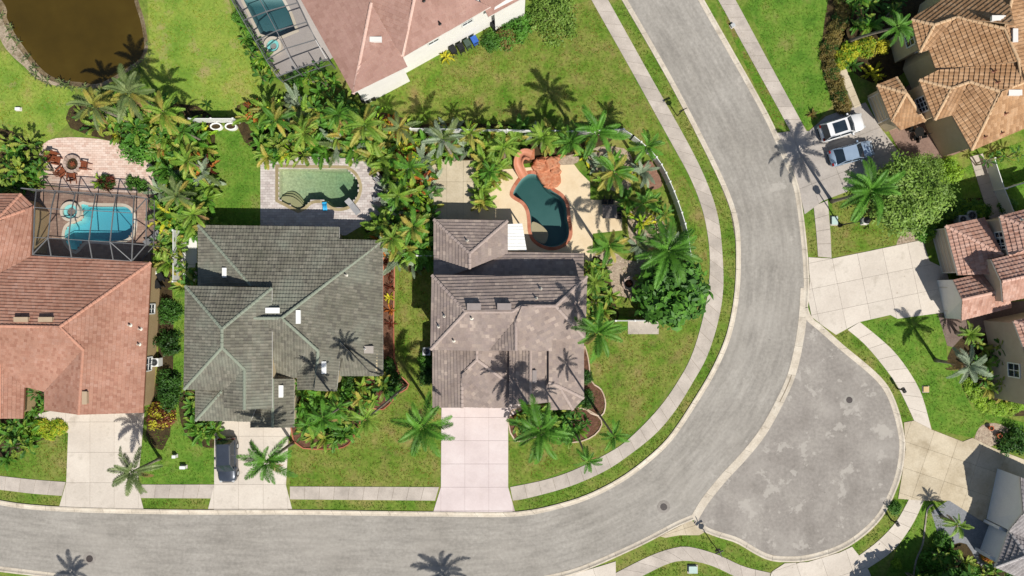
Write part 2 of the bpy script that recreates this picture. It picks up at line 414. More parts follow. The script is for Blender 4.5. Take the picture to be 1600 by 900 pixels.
for i in range(3):      # curved steps in the corner, each a little deeper
    e = 9 + 6 * i; b = MB()
    b.prism(W([(437, 311.5), (440, 309.5 - e * .35)] + smoothpoly([(446, 311 - e * .6), (456, 314 - e * .75), (466, 320 - e * .7), (472 + i, 323 - e * .3)], 3, False) + [(467, 326.5)]), -1.2, -0.32 - 0.2 * i)
    b.build('step', mat('step_tan', ['8e8a66', '98946e'], 1.0), p2)
p3 = thing('swimming_pool', P3(845, 330), 'dark teal freeform pool with terracotta coping behind grey roof', 'pool')
basin(p3, W(POOL3), 1.3, 2.1, (-.2, 1), M_p3, M_w3); coping(p3, W(POOL3), 0.36, M_cop_t, 0.06, 2)
b = MB(); b.prism(smoothpoly(W([(831, 347), (842, 349), (852, 357), (857, 366), (852, 380), (840, 376), (832, 366)]), 3), -1.6, -0.4)
b.build('tanning_shelf', mat('shelf_beige', ['a89878', 'b4a484'], 1.0), p3)
p4 = thing('swimming_pool', P3(425, 25), 'dark teal angular pool inside the cage beside pink roofed house', 'pool')
basin(p4, W(POOL4), 1.2, 1.8, (0, 1), M_p4, M_w4); coping(p4, W(POOL4), 0.3, M_cop_l, 0.045, 1)

# ------------------------------------------------------------------ lawns
sheet('lawn', W([(228, -40), (345, -40), (372, 45), (402, 105), (425, 165), (400, 178), (330, 182), (250, 160), (233, 100), (233, 60)]), M_lime, 0.004)
sheet('lawn', W([(-60, 85), (10, 80), (40, 112), (70, 132), (118, 138), (110, 190), (60, 235), (40, 300), (-60, 320)]), M_lime, 0.004)
sheet('lawn', W([(318, 205), (375, 205), (407, 245), (405, 352), (318, 352)]), M_lush, 0.004)
sheet('lawn', W([(585, 140), (810, 30), (925, 0), (1045, 225), (1103, 345), (1106, 440), (1060, 340), (1010, 240), (960, 200), (640, 195)]), M_dry, 0.004)
sheet('lawn', W([(1152, -30), (1300, -30), (1290, 40), (1283, 100), (1300, 165), (1262, 205), (1225, 145)]), M_lush, 0.004)
sheet('lawn', W([(1105, -30), (1118, -30), (1215, 145), (1246, 198), (1210, 205), (1200, 180)]), M_verge, 0.004)
sheet('lawn', W([(1300, 310), (1400, 335), (1440, 372), (1300, 402)]), M_dry, 0.004)
sheet('lawn', W([(1345, 504), (1400, 497), (1475, 488), (1480, 560), (1520, 640), (1600, 660), (1600, 690), (1540, 655), (1520, 684), (1457, 671), (1440, 618), (1400, 553)]), M_lush, 0.004)
sheet('lawn', W([(1440, 300), (1530, 250), (1540, 320), (1470, 370)]), M_lush, 0.004)
sheet('lawn', W([(1545, 240), (1640, 205), (1640, 320), (1570, 330)]), M_lush, 0.004)
sheet('lawn', W([(1443, 784), (1480, 785), (1480, 910), (1380, 910), (1400, 862), (1428, 820)]), M_lush, 0.004)
sheet('lawn', W([(920, 520), (1092, 500), (1076, 558), (1050, 600), (990, 675), (930, 715), (850, 748), (800, 758), (795, 690), (930, 680)]), M_dry, 0.004)
sheet('lawn', W([(455, 700), (600, 640), (625, 420), (672, 420), (674, 640), (690, 650), (689, 760), (453, 760)]), M_dry, 0.004)
sheet('lawn', W([(215, 690), (270, 640), (272, 450), (288, 450), (290, 620), (335, 690), (335, 757), (222, 757)]), M_lush, 0.004)
sheet('lawn', W([(905, 222), (985, 235), (1050, 340), (1060, 470), (1000, 500), (960, 490), (975, 405), (972, 310), (925, 290)]), M_dry, 0.004)
bedp_later = [[(920, 235), (975, 232), (990, 262), (978, 300), (935, 285)], [(985, 330), (1035, 345), (1045, 400), (1010, 420), (985, 380)]]
sheet('lawn', W([(0, 715), (60, 690), (106, 676), (104, 752), (0, 742)]), M_lawn, 0.004)

# ------------------------------------------------------------------ roads
KW = smoothpoly([(935, -62), (971, 0), (1010, 67), (1050, 138), (1095, 225), (1125, 287), (1142, 332), (1149, 375), (1148, 450), (1136, 518), (1115, 570), (1090, 614), (1050, 675), (1020, 707), (975, 742), (925, 769), (875, 786), (807, 799), (685, 799), (560, 797.5), (455, 796), (300, 796), (140, 793), (50, 788), (0, 781), (-60, 768)], 3, False)
KE = smoothpoly([(1068, -58), (1100, 0), (1150, 88), (1200, 178), (1226, 235), (1246, 285), (1255, 335), (1262, 400), (1264, 450), (1262, 480)], 3, False)
BULB = smoothpoly([(1262, 480), (1268, 496), (1283, 508), (1320, 541), (1360, 574), (1386, 601), (1402, 635), (1412, 675), (1414, 702), (1409, 738), (1399, 768), (1380, 806), (1350, 837), (1312, 861), (1262, 876), (1225, 878), (1200, 875), (1175, 863), (1150, 848), (1120, 839), (1098, 830), (1084, 818)], 3, False)
KS = smoothpoly([(1084, 812), (1060, 822), (1030, 838), (990, 858), (912, 892), (850, 908), (740, 925), (500, 928), (250, 920), (100, 905), (0, 893), (-60, 886)], 3, False)
GUT = smoothpoly([(1084, 812), (1102, 782), (1132, 745), (1162, 713), (1190, 678), (1212, 640), (1234, 594), (1246, 550), (1254, 500), (1257, 450)], 3, False)
sheet('cul_de_sac', W(GUT) + W([(1262, 480)]) + W(BULB)[1:], M_asph2, 0.008)

def resample(pts, n):
    d = [0.0]
    for a, b in zip(pts, pts[1:]): d.append(d[-1] + math.dist(a, b))
    out = []; k = 0
    for i in range(n + 1):
        t = d[-1] * i / n
        while k < len(d) - 2 and d[k + 1] < t: k += 1
        q = (t - d[k]) / max(1e-9, d[k + 1] - d[k])
        out.append(tuple(a + (b - a) * q for a, b in zip(pts[k], pts[k + 1])))
    return out
def plen(pts): return sum(math.dist(a, b) for a, b in zip(pts, pts[1:]))
def offset_line(pts, d):
    out = []
    for i, p in enumerate(pts):
        a = Vector(pts[max(0, i - 1)]); b = Vector(pts[min(len(pts) - 1, i + 1)])
        u = (b - a).normalized(); out.append((p[0] - u.y * d, p[1] + u.x * d))
    return out
def strip(parent, name, A, B, seg, m, z0, z1, gap=0.02, sub=3, prof=None):
    """row of slabs between two lines (world xy)"""
    n = max(1, round(0.5 * (plen(A) + plen(B)) / seg))
    a = resample(A, n * sub); b = resample(B, n * sub)
    for i in range(n):
        s = list(range(i * sub, i * sub + sub + 1)); mb = MB()
        pa = [Vector(a[k]) for k in s]; pb = [Vector(b[k]) for k in s]
        for L in (pa, pb):
            L[0] = L[0] + (L[1] - L[0]).normalized() * gap; L[-1] = L[-1] + (L[-2] - L[-1]).normalized() * gap
        dz = random.uniform(-0.004, 0.004)
        if prof is None: mb.prism([tuple(p) for p in pa] + [tuple(p) for p in reversed(pb)], z0, z1 + dz)
        else:            # cross profile: list of (fraction from A to B, height)
            k = len(prof)
            vs = [tuple(p.lerp(q, t)) + (zz + dz,) for p, q in zip(pa, pb) for t, zz in prof]
            fs = []
            for r in range(len(s) - 1):
                for c in range(k - 1):
                    f = (r * k + c, r * k + c + 1, (r + 1) * k + c + 1, (r + 1) * k + c); fs.append(f)
            p0, p1, p2 = (Vector(vs[i]) for i in fs[0][:3])
            if (p1 - p0).cross(p2 - p0).z < 0: fs = [f[::-1] for f in fs]
            mb.add(vs, fs)
        mb.build(name, m, parent)
# the road as a ribbon that carries its own flow direction for the wear streaks
LW = W(KW); LE = W([p for p in KE if p[1] < 445]) + W(GUT)[::-1] + W(KS)[1:]
nA, nC = 150, 10; ra = resample(LW, nA); rb = resample(LE, nA); b = MB(); flow = []
for i in range(nA + 1):
    for k in range(nC + 1):
        t = k / nC; b.v.append((ra[i][0] + (rb[i][0] - ra[i][0]) * t, ra[i][1] + (rb[i][1] - ra[i][1]) * t, 0.004)); flow += [i * 1.0, t, 0.0]
for i in range(nA):
    for k in range(nC): q = i * (nC + 1) + k; b.f.append((q, q + nC + 1, q + nC + 2, q + 1)); b.t.append(.5)
me = b.mesh('road'); me.attributes.new('flow', 'FLOAT_VECTOR', 'POINT').data.foreach_set('vector', flow)
if me.polygons[0].normal.z < 0: me.flip_normals()
link('road', me, M_asph, kind='structure')
def bed_mesh(name, A, B, m, z):
    b = MB(); n = 40; a = resample(A, n); c = resample(B, n)
    vs = [p + (z,) for p in a] + [p + (z,) for p in c]
    fs = [(i, i + 1, n + 2 + i, n + 1 + i) for i in range(n)]
    p0, p1, p2 = (Vector(vs[i]) for i in fs[0][:3])
    if (p1 - p0).cross(p2 - p0).z < 0: fs = [f[::-1] for f in fs]
    b.add(vs, fs); return b.build(name, m, kind='structure')
def kerb(name, line, side, wd=0.55):
    L = W(line); O = offset_line(L, side * wd)
    bed = bed_mesh(name, L, O, M_joint, 0.010)
    strip(bed, 'kerb_segment', L, O, 3.05, M_kerb, 0, 0, 0.012, 4, [(0.0, 0.0), (0.02, 0.10), (0.28, 0.105), (0.45, 0.05), (0.62, 0.022), (1.0, 0.014)])
kerb('kerb', KW, 1); kerb('kerb', KE, -1); kerb('kerb', BULB, -1, 0.6); kerb('kerb', KS, -1)
# flat valley gutter across the mouth of the cul-de-sac
gl = W(GUT); bed = bed_mesh('valley_gutter', offset_line(gl, 0.42), offset_line(gl, -0.42), M_joint, 0.012)
strip(bed, 'gutter_slab', offset_line(gl, 0.42), offset_line(gl, -0.42), 3.0, M_kerb, 0, 0, 0.012, 4, [(0, 0.02), (0.4, 0.016), (0.5, 0.014), (0.6, 0.016), (1, 0.02)])

# ------------------------------------------------------------------ sidewalks
def walk(A, B, m=M_conc_w, seg=1.55):
    A = smoothpoly(W(A), 4, False) if len(A) > 2 else W(A); B = smoothpoly(W(B), 4, False) if len(B) > 2 else W(B)
    bed = bed_mesh('sidewalk', A, B, M_joint, 0.02)
    strip(bed, 'slab', A, B, seg, m, 0.0, 0.05, 0.014, 2)
walk([(890, -62), (924, 0), (985, 108), (1048, 222), (1077, 275), (1095, 320), (1104, 357), (1109, 400), (1107, 450), (1097, 502), (1080, 557), (1057, 599), (1030, 637), (994, 675), (962, 701), (900, 733), (850, 750), (797, 761)],
     [(915, -62), (950, 0), (1010, 108), (1074, 222), (1104, 284), (1121, 335), (1128, 387), (1130, 450), (1122, 502), (1105, 556), (1082, 598), (1056, 640), (1026, 676), (987, 708), (945, 736), (887, 761), (825, 778), (801, 782)])
walk([(453, 760), (686, 761)], [(453, 780), (680, 782)])
walk([(221, 757), (335, 757)], [(219, 778), (330, 778.5)])
walk([(-60, 737), (0, 743.5), (50, 749), (103, 753)], [(-60, 758), (0, 765), (50, 771), (97, 774.5)])
walk([(1092, -52), (1122, 0), (1200, 141), (1236, 207)], [(1119, -52), (1149, 0), (1200, 95), (1261, 207)])
walk([(1271, 322), (1275, 360), (1278, 401)], [(1293, 313), (1297, 360), (1299, 403)])
walk([(1324, 515), (1350, 537), (1376, 567), (1400, 600), (1418, 635), (1428, 657)], [(1343, 503), (1375, 529), (1400, 553), (1425, 588), (1441, 620), (1455, 671)], M_conc)
walk([(1420, 780), (1400, 815), (1372, 845), (1342, 868)], [(1443, 782), (1425, 820), (1395, 860), (1355, 888)], M_conc)
walk([(930, 912), (962, 895), (1012, 870), (1045, 858), (1075, 854), (1120, 866), (1162, 885), (1204, 895)], [(975, 912), (1003, 900), (1045, 880), (1075, 876), (1110, 883), (1145, 899), (1170, 910), (1200, 912)])

# ------------------------------------------------------------------ driveways (slabs laid out along an axis)
def drive(name, poly, m, du, dv, axis, z=0.055, origin=None, thick=0.05, gap=0.011, jm=None):
    poly = W(poly); ang = math.atan2(-axis[1], axis[0]); ca, sa = math.cos(ang), math.sin(ang)
    o = P(*origin) if origin else poly[0]
    loc = [((x - o[0]) * ca + (y - o[1]) * sa, -(x - o[0]) * sa + (y - o[1]) * ca) for x, y in ccw(poly)]
    b = MB(); b.sheet(poly, z - 0.028); bed = b.build(name, jm or M_joint, kind='structure')
    mu = math.floor(min(p[0] for p in loc) / du) * du; mv = math.floor(min(p[1] for p in loc) / dv) * dv
    u = mu
    while u < max(p[0] for p in loc):
        v = mv
        while v < max(p[1] for p in loc):
            c = clip(clip(loc, u + gap, u + du - gap, 0), v + gap, v + dv - gap, 1)
            if len(c) >= 3 and abs(area(c)) > 0.12:
                mb = MB(); mb.prism([(o[0] + a * ca - q * sa, o[1] + a * sa + q * ca) for a, q in c], z - thick, z + random.uniform(-.003, .003))
                mb.build('slab', m, bed)
            v += dv
        u += du
    return bed
drive('driveway', [(690, 634), (772, 634), (772, 628), (818, 622), (816, 640), (794, 652), (794, 761), (805, 800), (677, 800), (689, 761)], M_conc_p, 2.52, 2.45, (1, 0), origin=(689, 761), jm=mat('pink_joint', ['ab9a96', 'b5a5a0'], 1.0))
drive('driveway', [(337, 655), (457, 658), (450, 700), (447, 758), (457, 797), (325, 797), (335, 757), (335, 700)], M_conc, 2.6, 2.55, (1, 0), origin=(373, 757))
drive('driveway', [(45, 650), (105, 636), (226, 640), (221, 700), (215, 757), (225, 797), (92, 795), (104, 753), (107, 676), (60, 668), (36, 664)], M_conc, 2.55, 3.2, (1, 0.0), origin=(141, 754))
drive('driveway', [(1236, 205), (1264, 205), (1290, 182), (1352, 160), (1372, 195), (1410, 245), (1350, 280), (1322, 300), (1285, 314), (1257, 335), (1246, 285), (1222, 226), (1213, 208)], mat('grey_concrete', ['9a928a', 'a8a098', 'b0a8a0'], 0.5, fine=(6.0, 0.1), objrand=0.05), 3.0, 3.0, (0.93, -0.36))
drive('driveway', [(1263, 402), (1300, 404), (1360, 392), (1441, 374), (1452, 408), (1477, 420), (1500, 492), (1476, 488), (1402, 498), (1391, 492), (1343, 503), (1306, 523), (1284, 508), (1268, 495), (1263, 470), (1265, 440)], M_conc, 2.7, 2.7, (0.97, -0.2), origin=(1300, 404))
drive('driveway', [(1412, 660), (1428, 657), (1455, 671), (1504, 690), (1519, 684), (1552, 700), (1600, 718), (1650, 740), (1590, 850), (1483, 782), (1443, 782), (1403, 779), (1410, 738), (1415, 702)], M_conc_d, 2.65, 2.65, (0.95, 0.32), origin=(1450, 702))
drive('driveway', [(1206, 893), (1226, 880), (1262, 878), (1312, 863), (1331, 854), (1342, 868), (1356, 889), (1366, 912), (1200, 912)], M_conc, 2.7, 2.7, (0.9, -0.3))
drive('driveway', [(850, 911), (962, 877), (962, 912)], M_conc, 2.7, 2.7, (0.95, -0.3))
drive('ramp_pad', [(1031, 838), (1062, 822), (1080, 812), (1100, 832), (1092, 836), (1062, 836), (1040, 840)], M_conc_d, 2.7, 2.7, (0.95, -0.3), z=0.05)
drive('utility_pad', [(981, 499), (1029, 499), (1029, 522), (981, 522)], M_conc_w, 3.4, 1.7, (1, 0))
drive('side_path', [(283, 360), (308, 360), (308, 440), (282, 440)], mat('white_concrete', ['d2d0cc', 'dedcd8'], 0.5, objrand=0.04), 1.7, 1.8, (1, 0))
drive('patio_slab', [(674, 249), (748, 251), (749, 345), (668, 345)], M_conc_d, 1.75, 2.25, (1, 0), z=0.03, origin=(698, 284))
drive('side_path', [(1515, 245), (1535, 240), (1566, 338), (1545, 342)], M_conc_w, 1.6, 1.9, (0.3, 0.95))
drive('side_path', [(1310, 112), (1322, 108), (1345, 165), (1333, 170)], M_conc_d, 1.0, 1.6, (0.4, 0.92))

# patios of small pavers: one mesh each, every paver its own piece of geometry
def pavers(name, poly, m, du, dv, z, axis=(1, 0), holes=(), label=None):
    poly = W(poly); b = MB()
    hw = [W(h) for h in holes]
    ca, sa = axis[0], -axis[1]; q = math.hypot(ca, sa); ca /= q; sa /= q
    loc = [(x * ca + y * sa, -x * sa + y * ca) for x, y in poly]
    hl = [[(x * ca + y * sa, -x * sa + y * ca) for x, y in h] for h in hw]
    for c, u, v in cells(loc, du, dv, 0.5, 0.008):
        cx = sum(p[0] for p in c) / len(c); cy = sum(p[1] for p in c) / len(c)
        if any(inside((cx, cy), h) for h in hl): continue
        b.prism([(a * ca - d * sa, a * sa + d * ca) for a, d in c], z - 0.03, z + random.uniform(-.004, .004), random.random())
    bd = MB(); bd.sheet(poly, z - 0.018, hw); bed = bd.build(name, M_joint, kind='structure')
    b.build('pavers', m, bed, kind='stuff')
    return bed
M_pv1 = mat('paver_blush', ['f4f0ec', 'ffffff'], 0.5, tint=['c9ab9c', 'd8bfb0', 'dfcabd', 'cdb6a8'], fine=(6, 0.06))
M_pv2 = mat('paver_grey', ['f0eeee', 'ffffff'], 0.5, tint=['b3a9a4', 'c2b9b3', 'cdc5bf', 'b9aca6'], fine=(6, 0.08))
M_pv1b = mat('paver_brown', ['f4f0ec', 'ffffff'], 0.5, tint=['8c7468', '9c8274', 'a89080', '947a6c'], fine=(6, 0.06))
M_deck4 = mat('deck_grey', ['a59d98', 'b0a8a2'], 0.6, fine=(7, 0.06))
pavers('patio', smoothpoly([(62, 240), (68, 225), (88, 216), (130, 215), (180, 222), (210, 240), (238, 258), (240, 300), (222, 302), (62, 288)], 2), M_pv1, 0.45, 0.24, 0.035)
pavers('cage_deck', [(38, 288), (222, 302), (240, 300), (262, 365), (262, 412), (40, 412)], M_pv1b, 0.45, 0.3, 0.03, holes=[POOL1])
pavers('pool_deck', [(407, 247), (480, 245), (565, 248), (585, 260), (599, 280), (601, 310), (594, 335), (570, 350), (540, 368), (407, 360)], M_pv2, 0.5, 0.27, 0.03, holes=[POOL2])
M_deck3 = mat('cream_deck', ['cdb795', 'd6c2a2', 'dccaab'], 0.5, fine=(7, 0.05), stain=('b09a78', 0.5, 0.3))
sheet('pool_deck', W([(748, 345), (749, 300), (770, 290), (785, 265), (872, 258), (897, 257), (905, 268), (922, 285), (922, 312), (971, 314), (972, 360), (926, 365), (926, 412), (748, 402)]), M_deck3, 0.03, [W(POOL3)])
sheet('cage_deck', W([(352, -30), (433, 120), (512, 96), (560, 60), (500, -30)]), M_deck4, 0.03, [W(POOL4)])
sheet('entry_court', W([(1370, 170), (1450, 110), (1520, 230), (1470, 250), (1410, 245)]), mat('brick_court', ['7c6458', '8c7468'], 1.0, fine=(6, 0.2)), 0.03)
sheet('entry_court', W([(1465, 490), (1505, 478), (1600, 470), (1600, 560), (1545, 560), (1480, 540)]), mat('grey_court', ['6a5a52', '7a6a62'], 1.0, fine=(6, 0.2)), 0.012)
sheet('entry_court', W([(1484, 780), (1600, 850), (1600, 880), (1530, 890), (1470, 850), (1455, 800)]), mat('slate_court', ['74767a', '86888c'], 1.0, fine=(6, 0.2)), 0.012)

bq = smoothpoly([(1523, 690), (1530, 668), (1548, 661), (1566, 664), (1577, 674), (1560, 692), (1543, 698)], 3)
sheet('gravel_circle', W(bq), M_gravel, 0.02)
M_edge_c = mat('edging_concrete', None, tint=['8a8274', '9a9284', 'a49c8e'])
eg = W(smoothpoly([(1457, 787), (1448, 795), (1444, 820), (1440, 850), (1430, 875), (1425, 905)], 4, False)); eo = offset_line(eg, .14)
t = thing('garden_edging', (eg[0][0], eg[0][1], 0), 'thin curved concrete edging line across the shaded lower lawn', 'edging')
for k in range(len(eg) - 1):
    b = MB(); b.prism([eg[k], eg[k + 1], eo[k + 1], eo[k]], 0, .1, random.random()); b.build('edging_block', M_edge_c, t)
# planting beds
def bedp(poly, m, z=0.014, name='planting_bed', edge=None):
    q = W(smoothpoly(poly, 3)); s = sheet(name, q, m, z)
    if edge:
        qq = ccw(q); o = inset(qq, 0.13); n = len(qq)
        for k in range(0, n, 2):
            b = MB(); i = [k, (k + 1) % n, (k + 2) % n]
            b.prism([qq[j] for j in i] + [o[j] for j in reversed(i)], 0, 0.1 + random.uniform(0, .02), random.random()); b.build('edging_block', edge, s)
M_edge_r = mat('edging_red', None, tint=['8a4e38', 'a0604a', 'b0745a'])
M_edge_t = mat('edging_tan', None, tint=['b09a84', 'c0ab95', 'cbb8a4'])
bedp([(600, 376), (617, 376), (617, 560), (640, 600), (620, 615), (598, 600)], M_mulch, edge=M_edge_r)
bedp([(462, 590), (530, 608), (600, 585), (621, 612), (600, 640), (577, 640), (560, 668), (545, 695), (515, 702), (458, 690)], M_mulch, edge=M_edge_r)
bedp([(912, 540), (920, 560), (925, 595), (940, 608), (947, 630), (940, 650), (915, 640), (908, 600)], M_mulch, edge=M_edge_t)
bedp([(800, 640), (900, 635), (940, 655), (930, 680), (895, 692), (850, 680), (805, 690)], M_mulch, edge=M_edge_t)
bedp([(922, 395), (960, 395), (975, 405), (1005, 415), (1005, 462), (985, 466), (962, 462), (945, 470), (918, 440)], M_gravel)
bedp([(870, 235), (895, 228), (905, 250), (890, 258), (872, 258)], M_gravel)
bedp([(1400, 385), (1420, 350), (1440, 345), (1440, 372)], M_gravel)
bedp([(1000, 268), (1015, 250), (1028, 270), (1035, 290), (1015, 295)], mat('brick_pad', ['7c5c4c', '8c6c5c'], 2.0, fine=(6, 0.3)))
for p in bedp_later: bedp(p, M_gravel)
for p in ([(125, 158), (240, 160), (330, 180), (325, 300), (285, 365), (255, 370), (232, 300), (210, 235), (110, 200)],
          [(370, 165), (480, 160), (650, 190), (660, 250), (590, 262), (575, 246), (410, 245)],
          [(585, 250), (675, 240), (672, 400), (640, 425), (600, 376), (570, 360), (600, 320)],
          [(640, 195), (900, 200), (960, 215), (900, 240), (780, 260), (660, 250)],
          [(238, 420), (268, 420), (266, 680), (228, 680), (248, 560)], [(0, 200), (60, 250), (60, 300), (-20, 310)],
          [(-20, 655), (60, 655), (105, 665), (60, 690), (0, 715)], [(1300, -20), (1330, -20), (1320, 60), (1300, 120), (1330, 165), (1310, 170), (1285, 110), (1285, 60)],
          [(1320, -20), (1440, -20), (1430, 90), (1380, 130), (1330, 110), (1315, 60)],
          [(1440, 365), (1470, 320), (1545, 310), (1545, 345), (1480, 350), (1465, 375)],
          [(1480, 560), (1515, 590), (1540, 620), (1600, 650), (1600, 540), (1520, 520)],
          [(1480, 855), (1510, 850), (1540, 890), (1620, 890), (1620, 920), (1440, 920), (1450, 880)],
          [(280, 620), (306, 612), (308, 656), (334, 662), (334, 700), (290, 680)], [(40, 605), (68, 612), (68, 652), (38, 655)],
          [(915, 410), (945, 410), (960, 470), (965, 500), (920, 520)]):
    bedp(p, M_soil, 0.016)

# ------------------------------------------------------------------ grass tufts standing on the lawns
import numpy as np
def grass(name, polys, m, dens, seed, hgt=0.07):
    rg = np.random.default_rng(seed); X = []; Y = []
    for pl in polys:
        a = np.array(pl); x0, y0 = a.min(0); x1, y1 = a.max(0); n = int((x1 - x0) * (y1 - y0) * dens)
        x = rg.uniform(x0, x1, n); y = rg.uniform(y0, y1, n); ins = np.zeros(n, bool)
        for i in range(len(a)):
            (ax, ay), (bx, by) = a[i - 1], a[i]
            if ay == by: continue
            c = ((ay > y) != (by > y)) & (x < (bx - ax) * (y - ay) / (by - ay) + ax); ins ^= c
        keep = ins & (np.abs(x) < 58) & (np.abs(y) < 34) & ~(((x > -60) & False))
        X.append(x[keep]); Y.append(y[keep])
    x = np.concatenate(X); y = np.concatenate(Y); n = len(x)
    g = np.sin(x * 1.7 + 3 * np.sin(y * .9)) * np.sin(y * 1.9 + 2 * np.sin(x * 1.1)); k = rg.random(n) < (.56 + .5 * g); x = x[k]; y = y[k]; n = len(x)
    V = np.zeros((n, 2, 3, 3)); a = rg.uniform(0, 6.283, n)
    for q in range(2):
        aa = a + q * 2.2 + rg.uniform(-.5, .5, n); L = rg.uniform(.06, .13, n); wd = rg.uniform(.02, .04, n); hh = hgt * rg.uniform(.6, 1.5, n)
        dx, dy = np.cos(aa), np.sin(aa)
        V[:, q, 0] = np.stack([x - dy * wd, y + dx * wd, np.full(n, .004)], 1); V[:, q, 1] = np.stack([x + dy * wd, y - dx * wd, np.full(n, .004)], 1)
        V[:, q, 2] = np.stack([x + dx * L, y + dy * L, hh], 1)
    nv = n * 6; me = bpy.data.meshes.new(name); me.vertices.add(nv); me.vertices.foreach_set('co', V.reshape(-1))
    nf = n * 2; me.loops.add(nv); me.loops.foreach_set('vertex_index', np.arange(nv)); me.polygons.add(nf); me.polygons.foreach_set('loop_start', np.arange(nf) * 3)
    at = me.attributes.new('tint', 'FLOAT', 'FACE'); at.data.foreach_set('value', np.repeat(rg.random(n), 2)); me.update(calc_edges=True)
    link(name, me, m, kind='stuff', label='short mown grass blades on the lawns')['category'] = 'grass'
LAWN = [o for o in bpy.data.objects if o.name.split('.')[0] == 'lawn']
def outline(o):
    me = o.data; return [(v.co.x, v.co.y) for v in me.vertices]
def gm(nm, tint): return mat(nm, ['a4b48c', 'f4f6ea', 'ffeacc', 'ffd6a8'], 0.4, rough=0.8, tint=tint, sub=0.25, spec=0.15)
by = {}
for o in LAWN: by.setdefault(o.data.materials[0].name, []).append(outline(o))
verge = [W([(950, 0), (1010, 108), (1074, 222), (1104, 284), (1121, 335), (1128, 387), (1130, 450), (1122, 502), (1105, 556), (1082, 598), (1056, 640), (1026, 676), (987, 708), (945, 736), (887, 761), (825, 778), (806, 782)] + [p for p in KW if p[1] > -5 and p[0] > 806][::-1]),
         W([(455, 782), (679, 783), (676, 797), (458, 795)]), W([(221, 780), (329, 780), (325, 794), (226, 794)]), W([(0, 767), (50, 773), (96, 776), (91, 790), (50, 786), (0, 779)]),
         W([(1262, 335), (1271, 325), (1278, 401), (1264, 400)]), W([(1308, 524), (1322, 516), (1350, 539), (1400, 602), (1427, 657), (1411, 655), (1400, 632), (1384, 600), (1320, 542)]),
         W([(1404, 781), (1420, 781), (1400, 816), (1372, 846), (1341, 868), (1332, 855), (1350, 838), (1380, 807)]), W([(963, 878), (1030, 845), (1062, 838), (1098, 836), (1150, 853), (1204, 882), (1204, 892), (1162, 884), (1120, 865), (1075, 853), (1045, 857), (1012, 869), (963, 893)]),
         W([(1005, 900), (1045, 881), (1075, 877), (1110, 884), (1143, 900)])]
grass('grass', by.get('lawn_lime', []), gm('blade_lime', ['5c8420', '789c30', '8ea63c', 'a89c58']), 34, 1)
grass('grass', by.get('lawn_lush', []), gm('blade_lush', ['426e1a', '568824', '6c962e', '86884a']), 34, 2)
grass('grass', by.get('lawn_dry', []) + by.get('lawn_grass', []) + by.get('verge_grass', []), gm('blade_dry', ['42661a', '587824', '70802e', '8a7c48', '94804e']), 34, 3)
grass('grass', verge, gm('blade_verge', ['3e681a', '527a24', '66802c', '7c7040']), 40, 4)
